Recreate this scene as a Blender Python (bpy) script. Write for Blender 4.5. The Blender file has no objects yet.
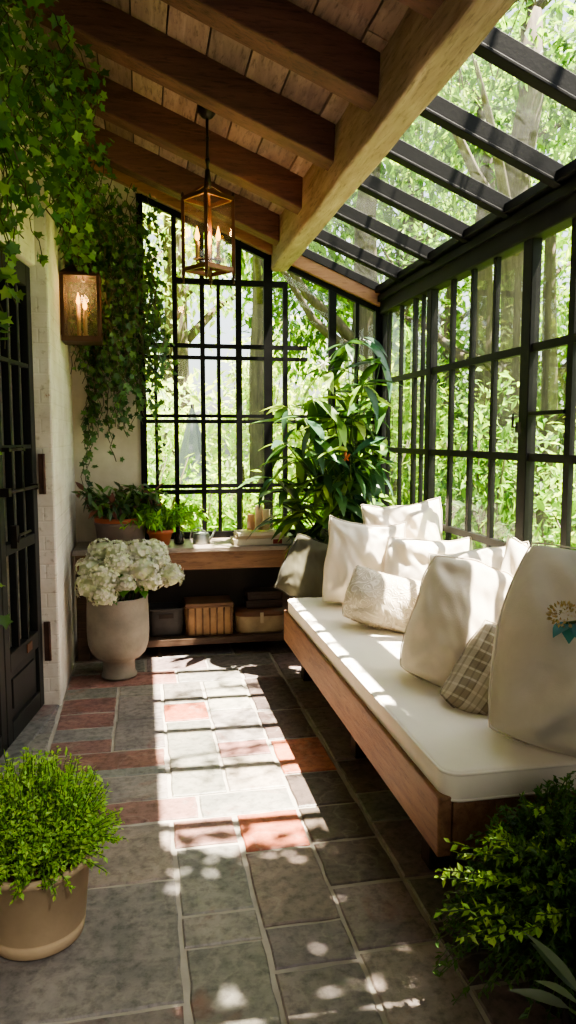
import bpy, bmesh, math, random
import numpy as np
from mathutils import Vector, Matrix, noise
R = random.Random(7)
PI = math.pi
SC = bpy.context.scene
COL = SC.collection

# ------------------------------------------------------------------ helpers
def link(o, parent=None):
    COL.objects.link(o)
    if parent: o.parent = parent
    return o

def tag(o, label, cat, group=None, kind=None):
    o['label'] = label; o['category'] = cat
    if group: o['group'] = group
    if kind: o['kind'] = kind
    return o

def thing(name, label, cat, loc=(0, 0, 0), rot=(0, 0, 0), group=None, kind=None):
    o = bpy.data.objects.new(name, None); link(o)
    o.location = loc; o.rotation_euler = rot; o.empty_display_size = .05
    return tag(o, label, cat, group, kind)

def dup(root, label=None, loc=None, rot=None, group=None, scale=None):
    r = root.copy(); COL.objects.link(r)
    if loc is not None: r.location = loc
    if rot is not None: r.rotation_euler = rot
    if scale is not None: r.scale = scale
    if label: r['label'] = label
    if group: r['group'] = group
    for ch in list(root.children):
        c = ch.copy(); COL.objects.link(c); c.parent = r
        for g in list(ch.children):
            d = g.copy(); COL.objects.link(d); d.parent = c
    return r

class MB:
    """collects shapes into one mesh"""
    def __init__(s): s.v = []; s.f = []; s.m = []; s.c = []; s.cur = 0; s.col = (1, 1, 1); s.sm = []; s.smooth = False
    def add(s, vs, fs):
        b = len(s.v); s.v += [tuple(p) for p in vs]
        for f in fs:
            s.f.append([i + b for i in f]); s.m.append(s.cur); s.c.append(s.col); s.sm.append(s.smooth)
        return s
    def box(s, x0, x1, y0, y1, z0, z1, M=None, bev=0.0):
        if bev > 0:
            bm = bmesh.new(); bmesh.ops.create_cube(bm, size=1)
            for v in bm.verts:
                v.co = Vector(((x0 + x1) / 2 + v.co.x * (x1 - x0), (y0 + y1) / 2 + v.co.y * (y1 - y0), (z0 + z1) / 2 + v.co.z * (z1 - z0)))
            bmesh.ops.bevel(bm, geom=list(bm.edges), offset=bev, segments=2, affect='EDGES', profile=.5)
            s.bm(bm, M); return s
        P = [(x, y, z) for z in (z0, z1) for x, y in ((x0, y0), (x1, y0), (x1, y1), (x0, y1))]
        if M is not None: P = [M @ Vector(p) for p in P]
        return s.add(P, [(3, 2, 1, 0), (4, 5, 6, 7), (0, 1, 5, 4), (1, 2, 6, 5), (2, 3, 7, 6), (3, 0, 4, 7)])
    def bm(s, bm, M=None):
        bm.verts.index_update()
        s.add([(M @ v.co if M is not None else v.co.copy()) for v in bm.verts], [[v.index for v in f.verts] for f in bm.faces]); bm.free()
    def bar(s, a, b, w, h, up=(0, 0, 1)):
        a = Vector(a); b = Vector(b); d = (b - a); L = d.length; d.normalize()
        x = d.cross(Vector(up))
        if x.length < 1e-5: x = d.cross(Vector((1, 0, 0)))
        x.normalize(); z = x.cross(d)
        M = Matrix(((x.x, d.x, z.x, a.x), (x.y, d.y, z.y, a.y), (x.z, d.z, z.z, a.z), (0, 0, 0, 1)))
        return s.box(-w / 2, w / 2, 0, L, -h / 2, h / 2, M)
    def tube(s, pts, r, n=8, cap=True, closed=False):
        sm = s.smooth; s.smooth = True
        pts = [Vector(p) for p in pts]; k = len(pts)
        rs = r if isinstance(r, (list, tuple)) else [r] * k
        V = []; prev = None
        for i, p in enumerate(pts):
            if closed: t = pts[(i + 1) % k] - pts[i - 1]
            else: t = pts[min(i + 1, k - 1)] - pts[max(i - 1, 0)]
            if t.length < 1e-9: t = Vector((0, 0, 1))
            t.normalize()
            x = prev - t * prev.dot(t) if prev is not None else t.orthogonal()
            if x.length < 1e-6: x = t.orthogonal()
            x.normalize(); prev = x; y = t.cross(x)
            for j in range(n):
                a = 2 * PI * j / n
                V.append(p + (x * math.cos(a) + y * math.sin(a)) * rs[i])
        Fs = []
        for i in range(k if closed else k - 1):
            for j in range(n):
                i2 = (i + 1) % k
                Fs.append((i * n + j, i * n + (j + 1) % n, i2 * n + (j + 1) % n, i2 * n + j))
        if cap and not closed:
            Fs.append(tuple(range(n))[::-1]); Fs.append(tuple((k - 1) * n + j for j in range(n)))
        s.add(V, Fs); s.smooth = sm; return s
    def lathe(s, prof, n=32, c=(0, 0, 0), sx=1, sy=1, cap=True):
        sm = s.smooth; s.smooth = True
        V = []; Fs = []; k = len(prof)
        for r, z in prof:
            for j in range(n):
                a = 2 * PI * j / n; V.append((c[0] + r * sx * math.cos(a), c[1] + r * sy * math.sin(a), c[2] + z))
        for i in range(k - 1):
            for j in range(n): Fs.append((i * n + j, i * n + (j + 1) % n, (i + 1) * n + (j + 1) % n, (i + 1) * n + j))
        if cap:
            if prof[0][0] > 1e-4: Fs.append(tuple(range(n))[::-1])
            if prof[-1][0] > 1e-4: Fs.append(tuple((k - 1) * n + j for j in range(n)))
        s.add(V, Fs); s.smooth = sm; return s
    def sphere(s, c, r, n=12, m=8, sc=(1, 1, 1)):
        prof = [(max(1e-5, r * math.sin(PI * i / m)), -r * math.cos(PI * i / m) * sc[2]) for i in range(m + 1)]
        return s.lathe(prof, n, c, sc[0], sc[1], False)
    def build(s, name, mats, parent=None, loc=None, bevel=0, subsurf=0):
        me = bpy.data.meshes.new(name); me.from_pydata(s.v, [], s.f)
        if not isinstance(mats, (list, tuple)): mats = [mats]
        for m in mats: me.materials.append(m)
        me.polygons.foreach_set('material_index', s.m)
        me.polygons.foreach_set('use_smooth', s.sm)
        at = me.color_attributes.new('Col', 'FLOAT_COLOR', 'CORNER')
        arr = []
        for f, c in zip(s.f, s.c): arr += [c[0], c[1], c[2], 1.0] * len(f)
        at.data.foreach_set('color', arr)
        me.update()
        o = bpy.data.objects.new(name, me); link(o, parent)
        if loc is not None: o.location = loc
        if bevel:
            b = o.modifiers.new('bev', 'BEVEL'); b.width = bevel; b.segments = 2; b.limit_method = 'ANGLE'
        if subsurf:
            b = o.modifiers.new('sub', 'SUBSURF'); b.levels = subsurf; b.render_levels = subsurf
        return o

# ------------------------------------------------------------------ materials
def srgb(h):
    c = [int(h[i:i + 2], 16) / 255 for i in (0, 2, 4)]
    return tuple((x / 12.92 if x <= .04045 else ((x + .055) / 1.055) ** 2.4) for x in c)

class NT:
    def __init__(s, name):
        s.m = bpy.data.materials.new(name); s.m.use_nodes = True; s.t = s.m.node_tree; s.t.nodes.clear()
        s.out = s.n('ShaderNodeOutputMaterial')
    def n(s, t, **kw):
        nd = s.t.nodes.new(t)
        for k, v in kw.items(): setattr(nd, k, v)
        return nd
    def l(s, a, b): s.t.links.new(a, b)
    def coord(s, kind='Object', scale=(1, 1, 1)):
        tc = s.n('ShaderNodeTexCoord'); mp = s.n('ShaderNodeMapping'); mp.inputs['Scale'].default_value = scale
        s.l(tc.outputs[kind], mp.inputs['Vector']); return mp.outputs['Vector']
    def noise(s, vec, scale, detail=4, rough=.55, dist=0):
        x = s.n('ShaderNodeTexNoise'); x.inputs['Scale'].default_value = scale; x.inputs['Detail'].default_value = detail
        x.inputs['Roughness'].default_value = rough; x.inputs['Distortion'].default_value = dist
        if vec is not None: s.l(vec, x.inputs['Vector'])
        return x.outputs['Fac']
    def ramp(s, fac, stops):
        x = s.n('ShaderNodeValToRGB'); e = x.color_ramp.elements
        while len(e) < len(stops): e.new(.5)
        for el, (p, c) in zip(e, stops): el.position = p; el.color = (*c, 1) if len(c) == 3 else c
        s.l(fac, x.inputs['Fac']); return x.outputs['Color']
    def mix(s, a, b, fac, mode='MIX'):
        x = s.n('ShaderNodeMix', data_type='RGBA', blend_type=mode)
        for sock, v in ((x.inputs[6], a), (x.inputs[7], b)):
            if isinstance(v, tuple): sock.default_value = (*v, 1)
            else: s.l(v, sock)
        if isinstance(fac, (int, float)): x.inputs[0].default_value = fac
        else: s.l(fac, x.inputs[0])
        return x.outputs[2]
    def bump(s, h, strength=.3, dist=.01):
        x = s.n('ShaderNodeBump'); x.inputs['Strength'].default_value = strength; x.inputs['Distance'].default_value = dist
        s.l(h, x.inputs['Height']); return x.outputs['Normal']
    def pbr(s, color, rough=.6, metal=0, bump=None, spec=.5, **kw):
        p = s.n('ShaderNodeBsdfPrincipled')
        if isinstance(color, tuple): p.inputs['Base Color'].default_value = (*color, 1)
        else: s.l(color, p.inputs['Base Color'])
        if isinstance(rough, (int, float)): p.inputs['Roughness'].default_value = rough
        else: s.l(rough, p.inputs['Roughness'])
        p.inputs['Metallic'].default_value = metal
        p.inputs['Specular IOR Level'].default_value = spec
        if bump is not None: s.l(bump, p.inputs['Normal'])
        s.p = p; s.l(p.outputs[0], s.out.inputs['Surface']); return s.m

def wood(name, a, b, stretch=(1, 12, 12), rough=.65, attr=False, dark=(.02, .012, .008)):
    t = NT(name); v = t.coord('Object', stretch)
    n1 = t.noise(v, 2.2, 6, .6, .6)
    c = t.ramp(n1, [(.3, a), (.7, b)])
    n2 = t.noise(v, 7, 5, .7, .3)
    c = t.mix(c, dark, t.ramp(n2, [(.52, (0, 0, 0)), (.72, (.75,) * 3)]))
    v2 = t.coord('Object', (1, 1, 1)); n3 = t.noise(v2, 3, 3)
    c = t.mix(c, (.6, .6, .6), t.ramp(n3, [(.4, (0, 0, 0)), (.8, (.5,) * 3)]), 'MULTIPLY')
    if attr:
        at = t.n('ShaderNodeAttribute', attribute_name='Col'); c = t.mix(c, at.outputs['Color'], 1.0, 'MULTIPLY')
    return t.pbr(c, rough, 0, t.bump(n2, .5, .006), .35)

def simple(name, col, rough=.6, metal=0, nscale=40, var=.15, bs=.15, spec=.5):
    t = NT(name); v = t.coord('Object'); n1 = t.noise(v, nscale, 5)
    n2 = t.noise(v, nscale / 8, 4)
    dk = tuple(x * (1 - var) for x in col); lt = tuple(min(1, x * (1 + var)) for x in col)
    c = t.ramp(n2, [(.3, dk), (.7, lt)])
    return t.pbr(c, rough, metal, t.bump(n1, bs, .004), spec)

def leafmat(name, gloss=.45, trans=.45, tcol=(1.2, 1.35, .45)):
    t = NT(name)
    at = t.n('ShaderNodeAttribute', attribute_name='Col')
    p = t.n('ShaderNodeBsdfPrincipled'); t.l(at.outputs['Color'], p.inputs['Base Color'])
    p.inputs['Roughness'].default_value = gloss; p.inputs['Specular IOR Level'].default_value = .4
    tr = t.n('ShaderNodeBsdfTranslucent')
    tc = t.mix(at.outputs['Color'], tcol, 1.0, 'MULTIPLY'); t.l(tc, tr.inputs['Color'])
    mx = t.n('ShaderNodeMixShader'); mx.inputs[0].default_value = trans
    t.l(p.outputs[0], mx.inputs[1]); t.l(tr.outputs[0], mx.inputs[2]); t.l(mx.outputs[0], t.out.inputs['Surface'])
    return t.m

def glassmat(name, dirt=.05, dscale=6, tint=(.97, .99, .98)):
    t = NT(name)
    tr = t.n('ShaderNodeBsdfTransparent'); tr.inputs['Color'].default_value = (*tint, 1)
    gl = t.n('ShaderNodeBsdfGlossy'); gl.inputs['Roughness'].default_value = .02
    lw = t.n('ShaderNodeLayerWeight'); lw.inputs['Blend'].default_value = .5
    pw = t.n('ShaderNodeMath', operation='POWER'); pw.inputs[1].default_value = 4.5; t.l(lw.outputs['Facing'], pw.inputs[0])
    ma = t.n('ShaderNodeMath', operation='MULTIPLY_ADD'); ma.inputs[1].default_value = .7; ma.inputs[2].default_value = .045; t.l(pw.outputs[0], ma.inputs[0])
    mx = t.n('ShaderNodeMixShader'); t.l(ma.outputs[0], mx.inputs[0]); t.l(tr.outputs[0], mx.inputs[1]); t.l(gl.outputs[0], mx.inputs[2])
    df = t.n('ShaderNodeBsdfTranslucent'); df.inputs['Color'].default_value = (.8, .82, .8, 1)
    v = t.coord('Object'); nz = t.noise(v, dscale, 6, .7, .8)
    rm = t.ramp(nz, [(.35, (dirt * .15,) * 3), (.75, (dirt,) * 3)])
    m2 = t.n('ShaderNodeMixShader'); t.l(rm, m2.inputs[0]); t.l(mx.outputs[0], m2.inputs[1]); t.l(df.outputs[0], m2.inputs[2])
    t.l(m2.outputs[0], t.out.inputs['Surface'])
    return t.m

def emit(name, col, s):
    t = NT(name); e = t.n('ShaderNodeEmission'); e.inputs[0].default_value = (*col, 1); e.inputs[1].default_value = s
    t.l(e.outputs[0], t.out.inputs['Surface']); return t.m

def linen(name, col, weave=260, wr=.25, var=.07):
    t = NT(name); v = t.coord('Object'); n1 = t.noise(v, weave, 2); n2 = t.noise(v, 9, 4, .6, .6)
    c = t.ramp(n2, [(.3, tuple(x * (1 - var) for x in col)), (.7, tuple(min(1, x * (1 + var * .5)) for x in col))])
    h = t.mix(n1, n2, .75)
    m = t.pbr(c, .9, 0, t.bump(h, wr, .012), .15)
    t.p.inputs['Sheen Weight'].default_value = .25
    return m

M = {}
M['rafter'] = wood('rafter_wood', srgb('563a30'), srgb('785244'), (1.2, 9, 9), .7, dark=(.022, .013, .009))
M['beam'] = wood('beam_wood', srgb('8f7665'), srgb('b9a08c'), (9, 1.2, 9), .7, dark=(.06, .03, .018))
M['board'] = wood('ceiling_board_wood', srgb('86706a'), srgb('b09a90'), (8, 1.3, 8), .7, attr=True, dark=(.04, .022, .014))
M['bench'] = wood('daybed_wood', srgb('755240'), srgb('a07a5c'), (9, 1.2, 9), .55, dark=(.10, .045, .025))
M['table'] = wood('console_wood', srgb('6a4d3a'), srgb('936f50'), (1.2, 9, 9), .55, dark=(.05, .025, .015))
M['table_top'] = wood('console_top_wood', srgb('84766a'), srgb('a39688'), (1.2, 9, 9), .4, dark=(.10, .07, .05))
M['shelf'] = wood('shelf_wood', srgb('4a3a30'), srgb('66503f'), (1.2, 9, 9), .6)
M['trim'] = wood('trim_wood', srgb('8f6448'), srgb('ad805e'), (1.2, 9, 9), .6, dark=(.12, .05, .03))
M['steel'] = simple('black_steel', (.007, .007, .007), .55, 0, 60, .4, .12, .14)
M['doorpaint'] = simple('door_paint', (.014, .014, .013), .5, 0, 30, .3, .1, .3)
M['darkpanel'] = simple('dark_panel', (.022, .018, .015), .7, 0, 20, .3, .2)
M['panel_back'] = simple('brown_panel', (.06, .047, .038), .75, 0, 20, .3, .2)
M['iron'] = simple('dark_iron', (.03, .022, .018), .5, .6, 60, .4, .3)
M['rust'] = simple('rusty_iron', (.09, .045, .03), .8, .2, 50, .5, .5)
M['copper'] = simple('aged_copper', (.17, .075, .042), .45, .7, 30, .4, .15)
M['darkcopper'] = simple('dark_copper', (.07, .035, .022), .5, .6, 30, .4, .15)
M['glass'] = glassmat('window_glass', .008, 5)
M['roofglass'] = glassmat('roof_glass', .02, 4)
M['lampglass'] = glassmat('lantern_glass', .02, 20, (1, .95, .88))
M['seeded'] = glassmat('seeded_glass', .2, 70, (1, .93, .85))
M['wax'] = simple('candle_wax', (.80, .70, .52), .5, 0, 20, .05, .05)
M['lampwax'] = simple('lantern_wax', (.5, .34, .2), .5, 0, 20, .05, .05)
M['peachwax'] = simple('peach_wax', (.8, .45, .28), .5, 0, 20, .05, .05)
M['flame'] = emit('flame', (1, .47, .07), 9)
M['linen'] = linen('cream_linen', srgb('efe3d1'))
M['linen_cool'] = linen('oatmeal_linen', srgb('d6c9b6'))
M['linen_big'] = linen('stone_linen', srgb('cfc4b3'))
M['mattress'] = linen('mattress_cotton', srgb('f4ecdf'), 300, .12, .03)
M['olive'] = linen('olive_canvas', srgb('4d4a3a'))
M['stoneurn'] = simple('urn_stone', srgb('857e73'), .8, 0, 55, .22, .35)
M['clay'] = simple('beige_clay', srgb('b79f80'), .8, 0, 40, .18, .2)
M['greypot'] = simple('grey_pot', srgb('7d6d66'), .75, 0, 40, .15, .2)
M['terracotta'] = simple('terracotta', srgb('ab6040'), .8, 0, 40, .2, .2)
M['darkpot'] = simple('dark_pot', srgb('3a2f28'), .8, 0, 40, .2, .2)
M['soil'] = simple('soil', (.035, .018, .011), .95, 0, 60, .5, 1)
M['mulch'] = simple('mulch', (.12, .045, .022), .95, 0, 60, .5, 1)
M['stem'] = simple('stem', (.07, .06, .025), .7, 0, 30, .3, .2)
M['greenstem'] = simple('green_stem', (.07, .12, .03), .6, 0, 30, .3, .1)
M['bark'] = wood('bark', srgb('453c33'), srgb('6d6253'), (8, 8, 1.2), .9, dark=(.06, .05, .04))
M['leaf'] = leafmat('leaf', .42, .35)
M['gloss_leaf'] = leafmat('glossy_leaf', .3, .22)
M['outleaf'] = leafmat('garden_leaf', .5, .55, (1.25, 1.35, .5))
M['petal'] = leafmat('petal', .7, .3, (1, 1, .9))
M['rattan'] = simple('rattan', srgb('a3805a'), .6, 0, 60, .35, .4)
M['rattan_dark'] = simple('rattan_dark', srgb('7a5a42'), .6, 0, 60, .35, .4)
M['palerattan'] = simple('pale_rattan', srgb('9a8768'), .6, 0, 60, .35, .4)
M['blackwicker'] = simple('black_wicker', (.04, .036, .032), .6, 0, 60, .35, .4)
M['leather'] = simple('leather', srgb('6a4630'), .5, 0, 60, .25, .3)
M['darkbox'] = wood('dark_box_wood', srgb('2e231c'), srgb('3f2f24'), (1.2, 9, 9), .5)
M['paper'] = simple('paper', srgb('d8cdb6'), .9, 0, 80, .08, .2)
M['cover_cream'] = simple('cream_cover', srgb('cfc4ad'), .7, 0, 50, .1, .1)
M['cover_green'] = simple('sage_cover', srgb('8c9277'), .7, 0, 50, .1, .1)
M['cover_tan'] = simple('tan_cover', srgb('b5a284'), .7, 0, 50, .1, .1)
M['cover_red'] = simple('red_label', srgb('8c3a2c'), .7, 0, 50, .1, .1)
M['zinc'] = simple('zinc', srgb('8f9391'), .4, .7, 20, .2, .1)
M['bottle'] = simple('dark_bottle', (.02, .018, .012), .25, 0, 20, .2, .05)
M['canvas_grey'] = simple('grey_canvas', srgb('8b8d91'), .85, 0, 60, .08, .2)
M['white_ceramic'] = simple('white_ceramic', (.75, .73, .7), .3, 0, 30, .04, .03)

def mk_whitebrick():
    t = NT('whitewashed_brick'); tc = t.n('ShaderNodeTexCoord')
    sp = t.n('ShaderNodeSeparateXYZ'); t.l(tc.outputs['Object'], sp.inputs[0])
    ad = t.n('ShaderNodeMath', operation='ADD'); t.l(sp.outputs[0], ad.inputs[0]); t.l(sp.outputs[1], ad.inputs[1])
    cb = t.n('ShaderNodeCombineXYZ'); t.l(ad.outputs[0], cb.inputs[0]); t.l(sp.outputs[2], cb.inputs[1])
    br = t.n('ShaderNodeTexBrick'); br.inputs['Scale'].default_value = 1; br.inputs['Brick Width'].default_value = .23
    br.inputs['Row Height'].default_value = .08; br.inputs['Mortar Size'].default_value = .006; br.inputs['Mortar Smooth'].default_value = .6
    t.l(cb.outputs[0], br.inputs['Vector'])
    v = t.coord('Object'); n1 = t.noise(v, 30, 6, .65); n2 = t.noise(v, 3.5, 5, .6)
    base = t.ramp(n2, [(.3, srgb('c9bfae')), (.7, srgb('ece6da'))])
    base = t.mix(base, srgb('a79b88'), t.ramp(n1, [(.58, (0, 0, 0)), (.7, (.7,) * 3)]))
    n3 = t.noise(v, 11, 5, .7)
    base = t.mix(base, srgb('9a6a4c'), t.ramp(n3, [(.66, (0, 0, 0)), (.71, (.8,) * 3)]))
    h = t.mix(br.outputs['Fac'], n1, .35)
    inv = t.n('ShaderNodeInvert'); t.l(br.outputs['Fac'], inv.inputs[1])
    h = t.mix(inv.outputs[0], n1, .4)
    return t.pbr(base, .9, 0, t.bump(h, .5, .008), .2)
M['whitebrick'] = mk_whitebrick()
def mk_plaster():
    t = NT('pale_plaster'); v = t.coord('Object'); n1 = t.noise(v, 18, 6, .65); n2 = t.noise(v, 2.5, 5, .6)
    base = t.ramp(n2, [(.3, srgb('b9ae99')), (.7, srgb('ddd4c2'))])
    return t.pbr(base, .92, 0, t.bump(n1, .4, .006), .2)
M['plaster'] = mk_plaster()
def mk_stone():
    t = NT('slate_stone'); v = t.coord('Object'); at = t.n('ShaderNodeAttribute', attribute_name='Col')
    n1 = t.noise(v, 5, 8, .65, .8); n2 = t.noise(v, 28, 6, .65); n3 = t.noise(v, 2.3, 4, .6, 1.2)
    c = t.mix(at.outputs['Color'], (1.9, 1.8, 1.7), t.ramp(n1, [(.42, (0, 0, 0)), (.72, (.8,) * 3)]), 'MULTIPLY')
    c = t.mix(c, (.3, .3, .31), t.ramp(n2, [(.46, (0, 0, 0)), (.75, (.85,) * 3)]), 'MULTIPLY')
    c = t.mix(c, srgb('8a4a36'), t.ramp(n3, [(.60, (0, 0, 0)), (.70, (.38,) * 3)]))
    w = t.n('ShaderNodeTexNoise'); w.inputs['Scale'].default_value = 3.2; w.inputs['Detail'].default_value = 7; t.l(v, w.inputs['Vector'])
    rid = t.ramp(w.outputs['Fac'], [(.485, (0, 0, 0)), (.5, (1, 1, 1)), (.515, (0, 0, 0))])
    c = t.mix(c, srgb('a39c90'), t.mix(rid, (0, 0, 0), .75))
    h = t.mix(n1, n2, .4)
    rg = t.ramp(n2, [(.3, (.34,) * 3), (.8, (.62,) * 3)])
    return t.pbr(c, rg, 0, t.bump(h, .55, .012), .45)
M['stone'] = mk_stone()
M['mortar'] = simple('mortar', srgb('a19a8e'), .95, 0, 60, .2, .6)
def mk_plaid():
    t = NT('plaid_linen'); tc = t.n('ShaderNodeTexCoord'); sp = t.n('ShaderNodeSeparateXYZ'); t.l(tc.outputs['Object'], sp.inputs[0])
    def stripes(o, f, w):
        m = t.n('ShaderNodeMath', operation='MULTIPLY'); m.inputs[1].default_value = f; t.l(o, m.inputs[0])
        fr = t.n('ShaderNodeMath', operation='FRACT'); t.l(m.outputs[0], fr.inputs[0])
        lt = t.n('ShaderNodeMath', operation='LESS_THAN'); lt.inputs[1].default_value = w; t.l(fr.outputs[0], lt.inputs[0]); return lt.outputs[0]
    a = stripes(sp.outputs[0], 9, .45); b = stripes(sp.outputs[2], 26, .22); d = stripes(sp.outputs[0], 45, .25)
    c = t.mix(srgb('b9ad9b'), srgb('958977'), a); c = t.mix(c, srgb('d2c8b6'), t.mix((0, 0, 0), b, .6)); c = t.mix(c, srgb('5e574c'), t.mix((0, 0, 0), d, .35))
    n = t.noise(tc.outputs['Object'], 200, 2)
    return t.pbr(c, .92, 0, t.bump(n, .3, .006), .15)
M['plaid'] = mk_plaid()
def mk_swirl():
    t = NT('embroidered_linen'); v = t.coord('Object'); nz = t.n('ShaderNodeTexNoise'); nz.inputs['Scale'].default_value = 9; nz.inputs['Detail'].default_value = 1.5; nz.inputs['Distortion'].default_value = 1.5
    t.l(v, nz.inputs['Vector'])
    ml = t.n('ShaderNodeMath', operation='MULTIPLY'); ml.inputs[1].default_value = 55; t.l(nz.outputs['Fac'], ml.inputs[0])
    sn = t.n('ShaderNodeMath', operation='SINE'); t.l(ml.outputs[0], sn.inputs[0])
    k = t.ramp(sn.outputs[0], [(.2, (0, 0, 0)), (.9, (1, 1, 1))])
    c = t.mix(srgb('cdbfa9'), srgb('ece1cf'), k)
    return t.pbr(c, .9, 0, t.bump(k, .6, .008), .15)
M['swirl'] = mk_swirl()
def mk_ground():
    t = NT('garden_ground'); v = t.coord('Object'); n = t.noise(v, 2, 6); n2 = t.noise(v, 25, 5)
    c = t.ramp(n, [(.3, srgb('4f6a2c')), (.55, srgb('7d9a48')), (.75, srgb('8f8466'))])
    return t.pbr(c, .95, 0, t.bump(n2, .8, .05), .1)
M['ground'] = mk_ground()

# ------------------------------------------------------------------ camera
cam = bpy.data.cameras.new('camera'); camo = bpy.data.objects.new('camera', cam); COL.objects.link(camo)
cam.sensor_fit = 'VERTICAL'; cam.sensor_height = 36; cam.lens = 740 / 1024 * 36; cam.clip_start = .05; cam.clip_end = 200
camo.location = (0, 0, 1.5)
camo.rotation_euler = (PI / 2 - math.atan(75 / 740), 0, -math.atan(146 / 740))
SC.camera = camo

# ------------------------------------------------------------------ setting
def roof_z(x, c): return c - .41 * x
YB = 5.45           # glazed back wall
XR = 1.8            # glazed right wall
XL = -.47           # white side wall at the back left

# floor of slate flags
def make_floor():
    mb = MB(); mb.cur = 0; mb.col = (1, 1, 1)
    mb.box(-1.5, 2.0, -1.5, 5.7, -.08, -.006)
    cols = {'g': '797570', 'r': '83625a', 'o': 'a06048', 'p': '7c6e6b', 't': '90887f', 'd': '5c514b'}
    def stone(x0, x1, y0, y1, k):
        mb.cur = 1; g = .008
        j = lambda: R.uniform(-.004, .004)
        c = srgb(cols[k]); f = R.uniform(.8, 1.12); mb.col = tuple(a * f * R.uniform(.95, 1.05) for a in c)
        x0 += g + j(); x1 -= g + j(); y0 += g + j(); y1 -= g + j()
        if x1 - x0 < .03 or y1 - y0 < .03: return
        pts = []
        def edge(a, b):
            n = max(2, int((Vector(b) - Vector(a)).length / .06))
            for i in range(n):
                t = i / n; w = 0 if i == 0 else .0035
                pts.append((a[0] + (b[0] - a[0]) * t + R.uniform(-w, w), a[1] + (b[1] - a[1]) * t + R.uniform(-w, w)))
        q = .007
        cs = [(x0, y0), (x1, y0), (x1, y1), (x0, y1)]
        for i in range(4): edge(cs[i], cs[(i + 1) % 4])
        z = R.uniform(-.0015, .0015); n = len(pts); cx, cy = (x0 + x1) / 2, (y0 + y1) / 2
        ins = [(p[0] + (cx - p[0]) * q / (abs(cx - p[0]) + .05), p[1] + (cy - p[1]) * q / (abs(cy - p[1]) + .05)) for p in pts]
        V = [(p[0], p[1], -.008) for p in pts] + [(p[0], p[1], z - .004) for p in pts] + [(p[0], p[1], z) for p in ins]
        F = [(i, (i + 1) % n, n + (i + 1) % n, n + i) for i in range(n)] + [(n + i, n + (i + 1) % n, 2 * n + (i + 1) % n, 2 * n + i) for i in range(n)]
        F.append(tuple(range(2 * n, 3 * n)))
        mb.add(V, F)
    L = [(-.47, -.165, 4.28, 4.46, 'g'), (-.47, -.165, 4.05, 4.28, 'r'), (-.47, -.165, 3.84, 4.05, 'r'), (-.47, -.165, 3.67, 3.84, 'g'), (-.47, -.165, 3.52, 3.67, 'r'),
         (-.165, .09, 4.28, 4.46, 'g'), (-.165, .09, 3.9, 4.28, 'g'), (-.165, .09, 3.52, 3.9, 'g'),
         (-.47, .09, 3.32, 3.52, 'r'), (-.47, .09, 3.235, 3.32, 'g'), (-.47, .09, 3.0, 3.235, 'g'),
         (-.47, .19, 4.46, 4.72, 'r'), (-.47, .0, 4.72, 5.0, 'g'), (0, .4, 4.72, 5.0, 'p'), (.19, .6, 4.46, 4.72, 'g'), (.4, .85, 4.72, 5.0, 'g'), (.6, .85, 4.46, 4.72, 'p'),
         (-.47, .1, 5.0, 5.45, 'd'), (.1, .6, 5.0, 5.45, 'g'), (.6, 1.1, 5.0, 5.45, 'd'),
         (.09, .335, 4.1, 4.46, 'g'), (.09, .335, 3.84, 4.1, 'o'), (.09, .335, 3.0, 3.84, 'g'),
         (.335, .59, 3.95, 4.46, 't'), (.335, .59, 3.52, 3.95, 't'), (.335, .59, 3.35, 3.52, 'r'), (.335, .59, 3.0, 3.35, 't'),
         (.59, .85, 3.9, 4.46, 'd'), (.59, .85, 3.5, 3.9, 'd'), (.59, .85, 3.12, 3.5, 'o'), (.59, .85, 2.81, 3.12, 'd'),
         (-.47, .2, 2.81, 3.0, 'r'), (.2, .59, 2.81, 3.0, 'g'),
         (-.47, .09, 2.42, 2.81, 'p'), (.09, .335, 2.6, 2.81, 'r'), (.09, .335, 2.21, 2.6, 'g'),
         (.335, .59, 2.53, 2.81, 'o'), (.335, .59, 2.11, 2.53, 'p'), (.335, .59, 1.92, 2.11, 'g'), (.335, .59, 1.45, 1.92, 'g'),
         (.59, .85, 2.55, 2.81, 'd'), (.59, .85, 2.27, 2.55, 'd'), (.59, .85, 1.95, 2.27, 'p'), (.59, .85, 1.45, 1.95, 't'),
         (.09, .335, 2.06, 2.21, 'g'), (.09, .335, 1.45, 2.06, 'g'), (-.47, .09, 1.85, 2.42, 'g'), (-.47, .09, 1.45, 1.85, 'g')]
    for a in L: stone(*a)
    def fill(x0, x1, y0, y1, hs, ks):
        y = y0
        while y < y1 - .02:
            h = min(R.uniform(*hs), y1 - y)
            if y1 - y - h < .1: h = y1 - y
            x = x0
            while x < x1 - .02:
                w = min(R.uniform(.25, .55), x1 - x)
                if x1 - x - w < .12: w = x1 - x
                stone(x, x + w, y, y + h, R.choice(ks)); x += w
            y += h
    fill(-.95, -.47, 1.45, 4.3, (.16, .3), 'ggg')
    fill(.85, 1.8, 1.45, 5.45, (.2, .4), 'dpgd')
    fill(-1.4, 1.9, -1.4, 1.45, (.2, .45), 'ggprd')
    o = mb.build('floor', [M['mortar'], M['stone']])
    return tag(o, 'floor of grey, green and rust red slate flags with pale joints', 'floor', kind='structure')
make_floor()

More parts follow.
